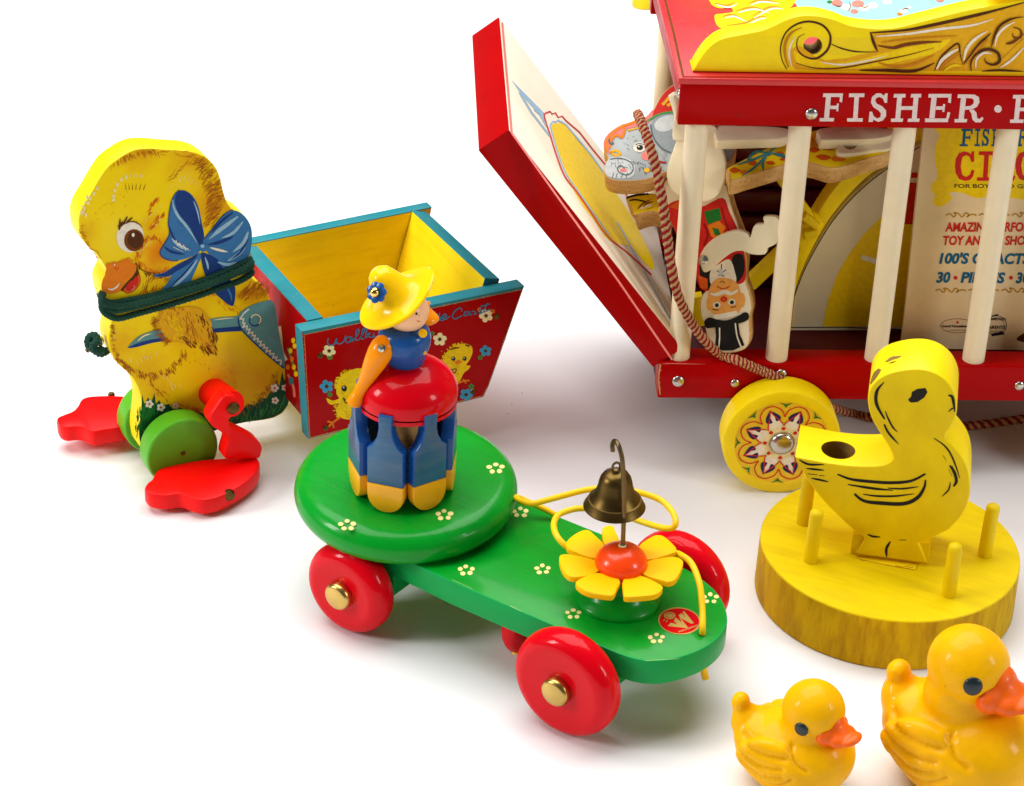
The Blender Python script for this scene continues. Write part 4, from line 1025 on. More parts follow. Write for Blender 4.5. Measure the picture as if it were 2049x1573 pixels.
# --- duck board
YB = 1.35
dpl = Kf.plane(YB)
head = V1([(405, 1290), (403, 1262), (412, 1225), (430, 1185), (443, 1150), (432, 1115), (410, 1080), (385, 1040), (350, 1005), (300, 960), (262, 912), (238, 860), (228, 800), (226, 740), (238, 690), (258, 640), (290, 590), (332, 520), (372, 450), (410, 390), (450, 335), (498, 292), (548, 258), (600, 225), (660, 198), (720, 187), (800, 185), (900, 193), (1000, 200), (1080, 205), (1150, 220), (1210, 246), (1262, 285), (1300, 330), (1326, 380), (1345, 440), (1360, 510), (1378, 570), (1402, 622), (1442, 668), (1500, 690), (1550, 738), (1585, 808), (1592, 880), (1586, 950), (1576, 1010), (1580, 1080), (1574, 1150), (1580, 1200), (1640, 1240), (1690, 1290), (1722, 1345), (1737, 1420), (1750, 1520)])
bodyo = V2([(1680, 200), (1710, 330), (1738, 450), (1757, 570), (1757, 640), (1742, 700), (1702, 755), (1640, 790), (1560, 808), (1450, 822), (1350, 842), (1260, 868), (1180, 900), (1080, 960), (960, 1020), (820, 1060), (720, 1060), (672, 1020), (656, 960), (650, 880), (663, 780), (670, 690), (660, 620), (640, 560), (600, 492), (560, 450), (500, 400), (457, 332), (436, 270), (430, 200), (440, 130), (452, 70)])
tailn = V1([(470, 1480), (430, 1400), (410, 1340)])
do = curve([dpl.at(p) for p in head + bodyo + tailn], 3, True)
def bl1(pt, rad, col, k): return (dpl.at(pt) - CUR, rad, col, k)
OR, PALE = S(226, 140, 10), S(250, 226, 60)
M['duck_print'] = paint('fluffy_duck_print', S(252, 216, 12), 0.42, 0.02, spec=0.1, bump=0.02, blobs=[
    bl1(V1([(860, 1010)])[0], 1.35, S(232, 112, 14), .85), bl1(V1([(1290, 620)])[0], 1.7, S(220, 126, 10), .65), bl1(V1([(700, 210)])[0], 1.3, S(220, 140, 10), .6), bl1(V1([(1100, 260)])[0], 1.6, S(220, 140, 10), .55),
    bl1(V1([(270, 850)])[0], .9, S(220, 150, 10), .5), bl1(V1([(560, 860)])[0], 1.3, PALE, .5), bl1(V1([(1050, 430)])[0], .8, PALE, .4), bl1(V1([(800, 780)])[0], .7, OR, .5),
    bl1(V1([(1600, 1330)])[0], 1.2, S(196, 110, 14), .75), bl1(V1([(1180, 1300)])[0], 1.5, OR, .5), bl1(V2([(520, 250)])[0], 1.2, OR, .5), bl1(V2([(720, 440)])[0], 1.3, S(226, 150, 10), .5),
    bl1(V2([(1000, 140)])[0], 1.5, S(224, 140, 14), .45), bl1(V2([(1130, 640)])[0], 1.6, S(236, 180, 20), .25), bl1(V2([(1560, 520)])[0], 1.4, OR, .6), bl1(V2([(1250, 380)])[0], 1.6, PALE, .4), bl1(V2([(800, 600)])[0], 1.2, OR, .5), bl1(V1([(850, 1180)])[0], .9, OR, .6)])
m = MB()
m.prism(do, dpl.N, 1.15, 'duck_print', 'yellow', 0.03)
m.pen(dpl, 1)
B = 'i_brown'; W_ = 'i_cream'
# grass at the foot
gr = V2([(656, 950), (652, 880), (665, 760), (676, 620), (690, 690), (720, 640), (735, 700), (765, 610), (775, 690), (800, 660), (820, 700), (870, 690), (900, 730), (960, 720), (1000, 760), (1080, 740), (1150, 770), (1250, 760), (1340, 730), (1400, 740), (1450, 690), (1500, 700), (1540, 640), (1580, 650), (1620, 590), (1640, 610), (1655, 510), (1680, 560), (1700, 450), (1716, 520), (1734, 450), (1754, 570), (1754, 640), (1740, 698), (1700, 752), (1640, 786), (1560, 804), (1450, 818), (1350, 838), (1260, 864), (1180, 896), (1080, 956), (960, 1016), (820, 1056), (720, 1056), (674, 1018)])
m.fill(gr, 'i_dgreen', smooth=False, L=1)
m.fur(V2([(670, 900), (680, 800), (720, 780), (860, 800)]), -80, 20, 60, 'i_green', 2.4, 22, 12, L=2)
m.fur(V2([(900, 790), (1100, 830), (1300, 810), (1500, 760), (1650, 690), (1720, 600)]), -80, 15, 170, 'i_dgreen', 2.2, 26, 8, L=2)
m.fur(V2([(1100, 850), (1300, 820), (1500, 790), (1690, 700)]), -82, 17, 80, 'i_sage', 1.4, 24, 8, L=3)
m.fur(V2([(690, 980), (780, 960), (900, 960)]), -78, 22, 60, 'i_sage', 1.8, 26, 12, L=3)
for x, y, r in ((727, 690, 32), (812, 714, 32), (920, 702, 24), (1645, 572, 32), (1718, 570, 26), (1648, 664, 28)): bloom(m, V2([(x, y)])[0], r / 3.66, 'i_white', 'i_dorange', 4)
# fluff
m.fur(V1([(240, 700), (250, 640), (300, 560)]), 20, 6, 16, W_, 3, 25, 3, L=2)
for x, y in ((300, 615), (318, 580), (345, 540), (370, 500), (272, 660), (282, 710), (500, 560), (510, 515), (530, 470), (562, 432), (600, 410), (500, 590)): m.dot(V1([(x, y)])[0], 2.6, 4.2, W_, L=2, n=10)
for x in (640, 665, 690, 715, 735): m.line(V1([(x, 385), (x - 8, 415)]), 2.2, W_, L=2, smooth=False, taper=(.4, .4))
for x, y in ((1030, 420), (1060, 405), (1090, 420), (1120, 435), (1150, 450), (960, 470), (930, 510), (880, 620), (850, 650), (820, 680), (795, 700), (760, 740), (840, 770), (870, 735), (800, 880), (760, 930), (790, 905), (720, 985), (740, 960)): m.line(V1([(x, y), (x - 8 + random.uniform(-5, 5), y + 26)]), 2.4, W_, L=2, smooth=False, taper=(.4, .4))
for x, dx in ((600, -8), (625, -6), (650, -2), (675, 6), (705, 14), (735, 22)): m.line(V1([(x, 510), (x + dx, 455)]), 1.6, B, L=2, smooth=False, taper=(1, .1))
m.fur(V1([(470, 330), (560, 265), (650, 220), (760, 210), (850, 205)]), 75, 11, 46, 'i_ochre', 1.1, 18, 4, L=2)
m.fur(V1([(560, 260), (700, 205), (830, 200)]), 65, 10, 26, 'i_fur', 1.0, 24, 3, L=2)
m.fur(V1([(850, 215), (1000, 225), (1100, 245), (1180, 290)]), 10, 14, 22, 'i_ochre', 1.3, 30, 5, L=2)
m.fur(V1([(940, 450), (990, 380), (1060, 320), (1150, 290), (1220, 310)]), -35, 10, 40, 'i_ochre', 1.1, 18, 5, L=2)
m.fur(V1([(1170, 320), (1230, 400), (1270, 500), (1280, 600), (1265, 700), (1230, 780)]), -35, 14, 150, 'i_fur', 1.3, 16, 12, L=2)
m.fur(V1([(1200, 420), (1240, 540), (1250, 660), (1220, 800)]), -40, 14, 90, 'i_ochre', 1.3, 16, 9, L=2)
m.fur(V1([(1220, 780), (1300, 690), (1330, 600), (1310, 480)]), -20, 9, 40, 'i_ochre', 1.2, 30, 6, L=2)
m.fur(V1([(235, 800), (245, 860), (300, 950), (380, 1035)]), 40, 8, 36, 'i_ochre', 1.2, 35, 4, L=2)
m.fur(V1([(760, 720), (800, 640), (840, 600)]), -55, 10, 26, 'i_dorange', 1.3, 22, 4, L=2)
m.fur(V1([(790, 830), (840, 760), (880, 720)]), -55, 10, 26, 'i_dorange', 1.3, 22, 4, L=2)
m.fur(V1([(690, 1060), (720, 960), (790, 900), (880, 930)]), -100, 10, 46, 'i_dorange', 1.3, 40, 4, L=2)
m.fur(V1([(700, 1080), (760, 1130), (860, 1150), (950, 1110)]), 70, 9, 60, 'i_orange', 1.4, 35, 4, L=2)
m.line(V1([(668, 1060), (690, 1110), (740, 1150), (800, 1165), (850, 1165)]), 1.8, B, L=3, taper=(.2, .3))
m.fur(V1([(690, 1090), (760, 1160), (850, 1170), (930, 1160)]), 80, 8, 30, 'i_dbrown', 1.3, 30, 3, L=3)
m.fur(V1([(730, 1300), (780, 1220), (860, 1210), (920, 1230)]), -60, 13, 40, 'i_fur', 1.0, 18, 5, L=2)
m.fur(V1([(700, 1330), (800, 1320), (880, 1300)]), -70, 9, 26, 'i_dorange', 1.2, 30, 4, L=2)
m.fur(V1([(1500, 1370), (1560, 1310), (1640, 1280), (1690, 1330)]), -45, 14, 80, 'i_fur', 1.3, 16, 7, L=2)
m.fur(V1([(1470, 1350), (1560, 1350), (1690, 1360)]), -60, 12, 40, 'i_ochre', 1.2, 18, 6, L=2)
m.fur(V1([(1230, 1290), (1400, 1420), (1480, 1470)]), 60, 8, 40, 'i_orange', 1.2, 40, 8, L=2)
m.fur(V2([(440, 110), (450, 230), (480, 330), (560, 430)]), 20, 9, 44, 'i_fur', 1.0, 18, 4, L=2)
m.fur(V2([(470, 330), (560, 410), (700, 470), (840, 450), (960, 350), (980, 300)]), 65, 10, 120, 'i_fur', 1.1, 20, 6, L=2)
m.fur(V2([(560, 420), (660, 480), (780, 490)]), 70, 9, 34, 'i_fur', 1.0, 18, 5, L=2)
m.fur(V2([(740, 530), (800, 600), (900, 680), (1000, 720), (1100, 740)]), 50, 9, 46, 'i_fur', 1.0, 18, 6, L=2)
m.fur(V2([(1000, 720), (1200, 730), (1400, 720), (1560, 620), (1650, 480)]), 55, 10, 110, 'i_ochre', 1.1, 18, 5, L=2)
m.fur(V2([(1500, 640), (1600, 560), (1650, 450)]), 30, 10, 30, 'i_fur', 1.0, 18, 5, L=2)
for x, y in ((520, 90), (480, 165), (470, 210), (670, 370), (690, 345), (712, 360), (740, 350), (780, 320), (640, 390), (590, 370), (830, 490), (885, 540), (900, 580), (915, 560), (860, 500), (950, 560)): m.line(V2([(x - 4, y - 14), (x + 4, y + 14)]), 2.6, W_, L=3, smooth=False, taper=(.4, .4))
m.fur(V2([(1000, 300), (1200, 420), (1400, 500), (1500, 400)]), 70, 4, 40, 'i_ochre', .8, 25, 25, L=2)
m.fur(V1([(330, 700), (450, 620), (560, 600)]), 20, 4, 26, 'i_ochre', .9, 60, 25, L=2)
# eye
m.dot(V1([(632, 880)])[0], 27.5, 31.5, 'i_white', L=3, n=32)
m.line(V1([(545, 830), (570, 790), (620, 765), (670, 765), (710, 790), (724, 810)]), 2.4, 'i_brown', L=5, taper=(.3, .3))
m.dot(V1([(662, 908)])[0], 20, 22, 'i_brown', L=5, n=28)
m.dot(V1([(670, 905)])[0], 15, 17, 'i_dbrown', L=6, n=28)
m.dot(V1([(655, 866)])[0], 3, 4, 'i_white', L=7, n=12)
for st in ([(545, 825), (550, 780), (552, 735)], [(560, 800), (565, 775), (575, 760)], [(575, 785), (595, 750), (612, 718)], [(600, 775), (630, 745), (652, 728)], [(548, 810), (540, 795), (538, 790)]): m.line(V1(st), 3.2, 'i_dbrown', L=6, taper=(1, .1))
# beak
m.fill(V1([(405, 1275), (412, 1225), (432, 1180), (445, 1130), (440, 1100), (490, 1085), (540, 1095), (600, 1058), (650, 1090), (684, 1108), (676, 1150), (640, 1200), (590, 1245), (560, 1300), (500, 1328), (440, 1325), (412, 1305)]), 'i_orange', L=3)
m.fill(V1([(450, 1120), (520, 1090), (600, 1070), (660, 1110), (640, 1170), (560, 1150), (500, 1180), (450, 1240), (425, 1230)]), 'i_orange', L=4)
m.fill(V1([(684, 1108), (700, 1160), (715, 1210), (705, 1260), (660, 1310), (610, 1328), (575, 1310), (556, 1300), (600, 1245), (650, 1195), (676, 1150)]), 'i_dbrown', L=4)
m.fill(V1([(700, 1175), (714, 1210), (704, 1258), (660, 1308), (612, 1326), (580, 1308), (590, 1280), (640, 1255), (690, 1190)]), 'i_dorange', L=5)
m.fill(V1([(610, 1250), (650, 1220), (680, 1190), (695, 1220), (680, 1270), (640, 1300), (600, 1300)]), 'i_red', L=6)
m.line(V1([(640, 1300), (664, 1285), (662, 1262)]), 2.4, 'i_pink', L=7)
m.line(V1([(455, 1290), (490, 1295), (525, 1275), (548, 1245)]), 3.4, 'i_white', L=5, taper=(.4, .1))
m.line(V1([(520, 1090), (510, 1115), (525, 1140), (540, 1120)]), 3, 'i_dorange', L=5)
m.line(V1([(512, 1092), (508, 1112)]), 2, 'i_white', L=6, smooth=False)
m.fur(V1([(440, 1098), (540, 1090), (610, 1060), (670, 1095)]), -70, 5, 30, 'i_orange', 1.6, 40, 1, L=3)
# ribbon bow
for pts, k, L in (([(1022, 515), (985, 545), (955, 610), (938, 700), (932, 780), (940, 860), (905, 930), (868, 995), (880, 1035), (940, 1060), (1010, 1065), (1090, 1045), (1170, 1005), (1210, 930), (1213, 860), (1195, 770), (1170, 650), (1130, 570), (1080, 525)], 'i_blue', 3),
                  ([(1022, 517), (1075, 525), (1125, 570), (1165, 650), (1190, 770), (1210, 870), (1190, 950), (1150, 900), (1100, 800), (1030, 720), (990, 640), (988, 560)], 'i_dblue', 4),
                  ([(1220, 900), (1280, 820), (1350, 730), (1400, 690), (1445, 672), (1500, 692), (1550, 740), (1583, 808), (1590, 880), (1584, 950), (1560, 1040), (1480, 1090), (1400, 1130), (1340, 1130), (1290, 1060), (1230, 990), (1205, 940)], 'i_blue', 3),
                  ([(1175, 1010), (1100, 1050), (1000, 1100), (900, 1160), (820, 1180), (835, 1195), (930, 1195), (960, 1180), (920, 1250), (870, 1320), (1000, 1300), (1090, 1260), (1130, 1180), (1170, 1090), (1195, 1030)], 'i_blue', 3),
                  ([(1165, 1020), (1080, 1060), (990, 1110), (900, 1165), (830, 1185), (920, 1192), (1000, 1150), (1100, 1090)], 'i_dblue', 4),
                  ([(1190, 1010), (1250, 1020), (1320, 1060), (1360, 1130), (1400, 1190), (1440, 1250), (1460, 1300), (1440, 1425), (1350, 1370), (1280, 1300), (1230, 1200), (1200, 1110)], 'i_dblue', 4)):
    m.fill(V1(pts), k, L=L)
for st, w, k in (([(965, 590), (975, 650), (1010, 720), (1060, 780), (1110, 850), (1160, 930)], 5.5, 'i_lblue'), ([(958, 890), (990, 930), (1040, 965), (1110, 990)], 5, 'i_lblue'), ([(970, 960), (1050, 1000)], 4, 'i_white'), ([(940, 800), (960, 860), (1000, 930), (1080, 985)], 4, 'i_dblue'), ([(900, 960), (960, 1000), (1060, 1020)], 5, 'i_dblue'), ([(1130, 600), (1160, 680), (1180, 780)], 3, 'i_lblue'),
                 ([(1480, 720), (1400, 780), (1320, 840), (1250, 900)], 8, 'i_lblue'), ([(1520, 760), (1440, 850), (1350, 890)], 6, 'i_lblue'), ([(1560, 840), (1520, 930), (1440, 1000)], 7, 'i_lblue'), ([(1440, 880), (1350, 920), (1240, 945)], 6, 'i_dblue'), ([(1260, 965), (1330, 985), (1400, 1000)], 5, 'i_white'), ([(1400, 1070), (1480, 1020), (1540, 960)], 6, 'i_lblue'), ([(1320, 1080), (1400, 1100), (1470, 1080)], 6, 'i_lblue'), ([(1440, 690), (1350, 760), (1270, 850)], 5, 'i_dblue'), ([(1560, 900), (1500, 1000), (1420, 1060)], 4, 'i_dblue'),
                 ([(1160, 1060), (1090, 1160), (1010, 1240), (940, 1300)], 6, 'i_lblue'), ([(1130, 1080), (1050, 1180), (960, 1260)], 3, 'i_dblue'), ([(1220, 1040), (1240, 1100), (1245, 1140)], 4, 'i_lblue'), ([(1380, 1260), (1420, 1330), (1430, 1390)], 4, 'i_blue')):
    m.line(V1(st), w, k, L=6 + random.random(), taper=(.35, .1))
m.line(V1([(1020, 513), (985, 545), (955, 610), (938, 700), (932, 780), (940, 860), (905, 930), (866, 1000), (890, 1045), (960, 1070), (1010, 1068)]), 1.8, 'i_dblue', L=5)
m.line(V1([(1213, 900), (1280, 815), (1350, 725), (1400, 686), (1442, 668)]), 1.8, 'i_dblue', L=5)
m.dot(V1([(1207, 965)])[0], 9, 8.5, 'i_blue', L=8); m.dot(V1([(1200, 955)])[0], 4, 3.5, 'i_lblue', L=9)
for (x, y) in ((1000, 930), (1030, 950), (1060, 965)):
    m.line(V1([(x - 30, y - 15), (x + 30, y + 12)]), 1.4, 'i_white', L=8, smooth=False); m.line(V1([(x - 10, y - 24), (x + 8, y + 24)]), 1.4, 'i_white', L=8.3, smooth=False)
# rake handle held by the wing, teal pocket
m.fill(V2([(572, 278), (590, 250), (650, 195), (720, 165), (790, 145), (840, 165), (845, 220), (740, 240), (640, 268)]), 'i_apron', L=3)
m.fill(V2([(572, 280), (640, 245), (740, 218), (840, 205), (846, 225), (740, 245), (640, 272)]), 'i_dblue', L=4)
m.fill(V2([(1150, 70), (1250, 55), (1390, 45), (1400, 155), (1290, 160), (1170, 168)]), 'i_apron', L=3, smooth=False)
m.fill(V2([(1170, 140), (1300, 128), (1395, 120), (1402, 156), (1290, 162), (1180, 170)]), 'i_dblue', L=4, smooth=False)
m.line(V2([(640, 230), (690, 190), (740, 175)]), 3, 'i_cream', L=5, taper=(.3, .2)); m.line(V2([(1200, 75), (1270, 65), (1350, 58)]), 2, 'i_cream', L=5, taper=(.3, .2))
m.fill(V2([(800, 20), (900, -10), (1050, -20), (1130, 20), (1180, 90), (1190, 150), (1200, 210), (1215, 280), (1190, 305), (1120, 270), (1060, 215), (1070, 270), (1040, 275), (960, 240), (880, 235), (830, 180), (790, 110)]), 'i_lochre', L=5)
m.fur(V2([(790, 60), (790, 130), (840, 190), (890, 240)]), 150, 11, 70, 'i_fur', 1.2, 14, 5, L=6)
m.fur(V2([(800, 20), (900, -5), (1000, 60), (1000, 140), (1080, 200), (1180, 290)]), 70, 10, 90, 'i_fur', 1.2, 16, 14, L=6)
m.fur(V2([(1090, 20), (1150, 100), (1190, 200), (1200, 290)]), 70, 10, 46, 'i_brown', 1.9, 14, 9, L=7)
m.fur(V2([(960, 200), (1040, 260), (1120, 270), (1200, 300)]), 50, 10, 30, 'i_brown', 2.2, 14, 6, L=7)
m.fur(V2([(850, 60), (930, 120), (940, 200)]), 60, 8, 50, 'i_yel', 1.6, 40, 12, L=6)
m.fill(V2([(1375, 50), (1400, 15), (1460, -25), (1560, -60), (1640, -50), (1680, 190), (1710, 330), (1720, 430), (1600, 330), (1500, 240), (1410, 150), (1380, 100)]), 'i_apron', L=6)
zz = V2([(1465, -10), (1420, 25), (1400, 60), (1420, 90), (1420, 120), (1450, 135), (1460, 165), (1490, 180), (1500, 210), (1530, 225), (1545, 255), (1575, 270), (1590, 300), (1620, 315), (1640, 345), (1665, 360), (1695, 395)])
m.line([(x + (3 if i % 2 else -3), y + (-3 if i % 2 else 3)) for i, (x, y) in enumerate(curve(zz, 2))], 2.6, 'i_white', L=8, n=2)
m.line(V2([(1380, 60), (1385, 110), (1420, 165), (1510, 255), (1610, 345), (1715, 430)]), 3, 'i_dblue', L=7)
m.line([(p[0], p[1]) for p in ring(V2([(1500, 78)])[0], 11, 11, 20)] + [ring(V2([(1500, 78)])[0], 11, 11, 20)[0]], 2.4, 'i_dblue', L=8)
m.line([ring(V2([(1506, 72)])[0], 10, 10, 20)[i % 20] for i in range(11, 24)], 2.2, 'i_cream', L=9)
m.build('duck_body', duckcart)
# --- green wheels
for Y, out in ((0.0, 1), (3.85, -1)):
    m = MB(); O = Kf.w(.12, Y, 1.6)
    m.lathe(O, Kf.ey * out, wheel_prof(1.58, 1.02, .13), 'green_wheel', 48, caps=False)
    w = m.build('wheel', duckcart)
    k = MB(); k.lathe(O + Kf.ey * out * .01, -Kf.ey * out, [(.11, 0), (.09, .06), (0, .08)], 'bell', 14, caps=False); k.build('axle_pin', w)
# --- feet and legs
def foot(px, z, name, tilt=(0, 0)):
    pl_ = Plane(A(onz(px[0], z)), A(tilt[0], tilt[1], 1))
    m = MB(); m.prism(curve([pl_.at(p) for p in px], 4, True), pl_.N, .78, 'red_plastic', 'red_plastic', .13); return m, pl_
fp1 = V2([(692, 1300), (712, 1262), (745, 1235), (765, 1195), (800, 1160), (860, 1138), (960, 1118), (1100, 1094), (1250, 1082), (1400, 1070), (1500, 1072), (1532, 1100), (1530, 1150), (1490, 1210), (1420, 1268), (1340, 1318), (1250, 1362), (1180, 1382), (1110, 1390), (1040, 1376), (980, 1352), (930, 1345), (860, 1356), (780, 1352), (725, 1338)])
m, fpl = foot(fp1, 1.05, 'foot', (.02, -.05)); f1 = m.build('foot', duckcart)
mm = MB(); sp_ = Plane(onz(V2([(1310, 1352)])[0], .8), A(.25, -.95, .1)); O = sp_.P0
mm.lathe(O - sp_.N * .05, sp_.N, [(.24, 0), (.24, .16), (.18, .22), (0, .24)], 'bell', 18, caps=False); mm.build('rivet', f1)
fp2 = V2([(48, 800), (62, 778), (110, 758), (165, 735), (200, 700), (225, 655), (270, 632), (350, 624), (450, 622), (560, 628), (640, 640), (700, 700), (690, 780), (620, 820), (560, 845), (500, 858), (400, 872), (325, 886), (285, 880), (235, 855), (180, 850), (120, 856), (70, 838)])
m, fpl2 = foot(fp2, 1.35, 'foot', (.0, .0)); f2 = m.build('foot', duckcart)
mm = MB(); mm.ball(onz(V2([(450, 624)])[0], 1.3), .16, 'bell', 2); mm.build('rivet', f2)
def limb(pts, radii, name, par, seg=5):
    m = MB(); q = curve(pts, seg); r = np.interp(np.linspace(0, len(pts) - 1, len(q)), range(len(pts)), radii)
    m.tube(q, list(r), 'red_plastic', 16); return m
pegr = hit(V2([(1190, 600)])[0], Kf.w(0, YB, 0), -Kf.ey)
kn = hit(V2([(1335, 690)])[0], Kf.w(0, -.55, 0), -Kf.ey)
m = limb([pegr + Kf.ey * .3, pegr, pegr * .5 + kn * .5, kn], [.64, .64, .60, .56], 'leg', duckcart)
kx = lambda p, Y: hit(V2([p])[0], Kf.w(0, Y, 0), -Kf.ey)
cr = Kf.plane(-.98)
ck = V2([(1310, 628), (1358, 640), (1386, 690), (1380, 742), (1342, 772), (1312, 812), (1325, 850), (1375, 880), (1450, 918), (1525, 962), (1554, 1005), (1550, 1050), (1522, 1092), (1400, 1095), (1290, 1092), (1280, 1050), (1302, 970), (1290, 925), (1250, 895), (1200, 862), (1172, 820), (1180, 770), (1212, 720), (1250, 662), (1280, 632)])
m.prism(curve([cr.at(p) for p in ck], 4, True), cr.N, .78, 'red_plastic', 'red_plastic', .09)
lg = m.build('leg', duckcart)
k = MB(); sp_ = kx((1340, 718), -.98); k.lathe(sp_, -Kf.ey, [(.27, -.1), (.27, .08), (.21, .14), (0, .16)], 'bell', 22, caps=False); k.build('rivet', lg)
m = limb([pegr + Kf.ey * 1.6, pegr + Kf.ey * 3.0 , pegr + Kf.ey * 3.6 + A(0, 0, -.8), onz(V2([(600, 700)])[0], 1.3)], [.55, .5, .4, .35], 'leg', duckcart)
m.build('leg', duckcart)
# --- green pull string wound round the neck
m = MB()
loops = (([(400, 1345), (430, 1385), (500, 1400), (620, 1380), (800, 1345), (1000, 1290), (1200, 1225), (1400, 1145), (1520, 1090), (1572, 1068)], 0.0),
         ([(402, 1395), (440, 1440), (520, 1462), (700, 1425), (900, 1370), (1100, 1310), (1300, 1240), (1480, 1165), (1580, 1120)], .02),
         ([(405, 1430), (445, 1490), (540, 1522), (700, 1482), (900, 1428), (1150, 1350), (1350, 1280), (1500, 1225), (1582, 1170)], .0),
         ([(402, 1370), (450, 1412), (560, 1425), (760, 1385), (960, 1330), (1200, 1262), (1420, 1175), (1576, 1095)], .2))
for px, lift in loops:
    F = [dpl.at(p, .12 + lift) for p in V1(px)]
    a_, z_ = F[0], F[-1]
    back = [z_ + Kf.ey * .35 + Kf.ex * .06, z_ + Kf.ey * 1.25 - Kf.ex * .05, (z_ * .5 + a_ * .5) + Kf.ey * 1.5, a_ + Kf.ey * 1.3 + Kf.ex * .55, a_ + Kf.ey * .5 + Kf.ex * .3]
    q = curve(F + back, 16, True)
    q = q + [q[0]]
    m.rope(q, .135, ['cord_green', 'cord_green', 'cord_green'], 46, 6)
m.build('pull_string', duckcart)
m = MB()
kb = Kf.plane(YB + .55)
kk = [kb.at(p, o) for p, o in ((V2([(415, 300)])[0], 0), (V2([(370, 320)])[0], .1), (V2([(320, 290)])[0], .15), (V2([(280, 250)])[0], 0), (V2([(290, 200)])[0], -.1), (V2([(330, 190)])[0], 0), (V2([(345, 230)])[0], .2), (V2([(310, 270)])[0], .25), (V2([(345, 300)])[0], .3), (V2([(385, 290)])[0], .2))]
m.rope(curve(kk, 8), .17, ['cord_green', 'cord_green', 'cord_green'], 7, 6)
kk = [kb.at(p, .1) for p in V2([(300, 250), (280, 285), (278, 300)])]
m.rope(curve(kk, 4), .12, ['cord_green', 'cord_cream'], 3, 6)
m.tube(curve([kb.at(p) for p in ring(V2([(365, 230)])[0], 5, 7, 12)], 2, True), .07, 'steel', 8, closed=True)
m.build('string_knot', duckcart)

# ================================================================== green pull-along vehicle with a spinning figure
Gf = Frame(-34.2, (2.45, -24.12, 0))
veh = thing('spinning_figure_cart', 'green wooden pull-along toy with red wheels, brass bell and yellow-hatted figure', 'pull toy', Gf.w(-4, 4.2, 0))
PZ = 3.5
topP = Plane(A(0, 0, PZ), A(0, 0, 1))
nose = V5([(1850, 568), (1930, 632), (1972, 690), (1992, 750), (1988, 800), (1950, 858), (1870, 912), (1750, 952), (1640, 962), (1530, 940), (1440, 908)])
out = [Gf.loc(topP.at(p))[:2] for p in nose]
poly = [(-11.8, 6.75), (-6.5, 7.0), (-2, 7.05), (0.2, 7.05)] + [tuple(q) for q in out[:-1]] + [(0.4, 1.0), (-6.0, 0.92), (-11.8, 1.2)]
pts = curve([Gf.w(x, y, PZ) for x, y in poly[3:-2]], 4)
pts = [Gf.w(x, y, PZ) for x, y in poly[:3]] + pts + [Gf.w(x, y, PZ) for x, y in poly[-2:]]
m = MB()
m.prism(pts, A(0, 0, 1), 1.05, 'green', 'green_lt', .06)
m.pen(topP, 1)
def dots(mb, c, kx=1.0):
    for i in range(6):
        if i == 5: continue
        a = 2 * math.pi * i / 5 + .9
        mb.dot((c[0] + 12.5 * kx * math.cos(a) + random.uniform(-.7, .7), c[1] + 7.6 * kx * math.sin(a) + random.uniform(-.5, .5)), 5.2 * kx * random.uniform(.9, 1.1), 3.9 * kx * random.uniform(.88, 1.1), 'i_dot', L=1, n=14)
for c in ((933, 1141), (1086, 1139), (1147, 1228), (1041, 1025), (1421, 1197), (1314, 1277)): dots(m, c)
m.dot((1404, 1269), 7, 4.5, 'i_black', L=1)  # dark of the cord hole, painted as a flat black dot
m.line([(905, 1160), (945, 1178)], 1.2, 'i_cream', L=1, taper=(.3, .2), smooth=False); m.line([(1020, 1212), (1045, 1224)], 1.4, 'i_cream', L=1, taper=(.3, .2), smooth=False); m.line([(1290, 1322), (1360, 1318)], 1.0, 'i_cream', L=1, taper=(.3, .2), smooth=False)
m.chips([(850, 1131), (1240, 1302)], 34, 'i_sage', .8, 1.0); m.chips([(1260, 1310), (1330, 1320), (1410, 1290), (1450, 1235)], 22, 'i_sage', .8, 1.0); m.chips([(930, 1090), (1330, 1240)], 26, 'i_dgreen', 60, .8)
m.build('platform', veh)
# printed foil sticker
m = MB()
SP = V13([(888, 1271)])[0]
def ell(rx, ry, n=40): return [topP.at((SP[0] + rx / 5.243 * math.cos(t) + .045 * ry / 5.243 * math.sin(t) * 2, SP[1] + ry / 5.243 * math.sin(t) + 6.0 / 5.243 * math.cos(t)), .02) for t in np.linspace(0, 2 * math.pi, n, endpoint=False)]
m.prism(ell(222, 143), A(0, 0, 1), .018, 'i_gold', 'i_gold', 0)
stp = Plane(A(0, 0, PZ + .02), A(0, 0, 1))
m.pen(stp, 0)
m.fill([(SP[0] + 208 / 5.243 * math.cos(t), SP[1] + 131 / 5.243 * math.sin(t) + 1.1 * math.cos(t)) for t in np.linspace(0, 2 * math.pi, 40, endpoint=False)], 'red_gloss', smooth=False, L=0)
m.fill(V13([(880, 1210), (915, 1190), (955, 1250), (925, 1180), (935, 1165), (1040, 1295), (1010, 1300), (900, 1240), (985, 1350), (955, 1345), (765, 1325), (800, 1290), (870, 1310), (830, 1270), (850, 1235), (915, 1290)]), 'i_gold', smooth=False, L=1)
m.dot(V13([(785, 1215)])[0], 11.5, 7.2, 'i_gold', L=2); m.line([ring(V13([(785, 1215)])[0], 7, 4.4, 16)[i % 16] for i in range(17)], 1.2, 'i_red', L=3)
m.line(V13([(735, 1255), (720, 1270)]), 1.5, 'i_gold', L=2, smooth=False); m.line(V13([(760, 1265), (750, 1285)]), 1.5, 'i_gold', L=2, smooth=False)
m.text('MADE IN GERMANY', V13([(880, 1395)])[0], V13([(1085, 1325)])[0], 3.6, 'i_gold', bold=.02, L=1, lean=.1)
m.build('sticker', veh)
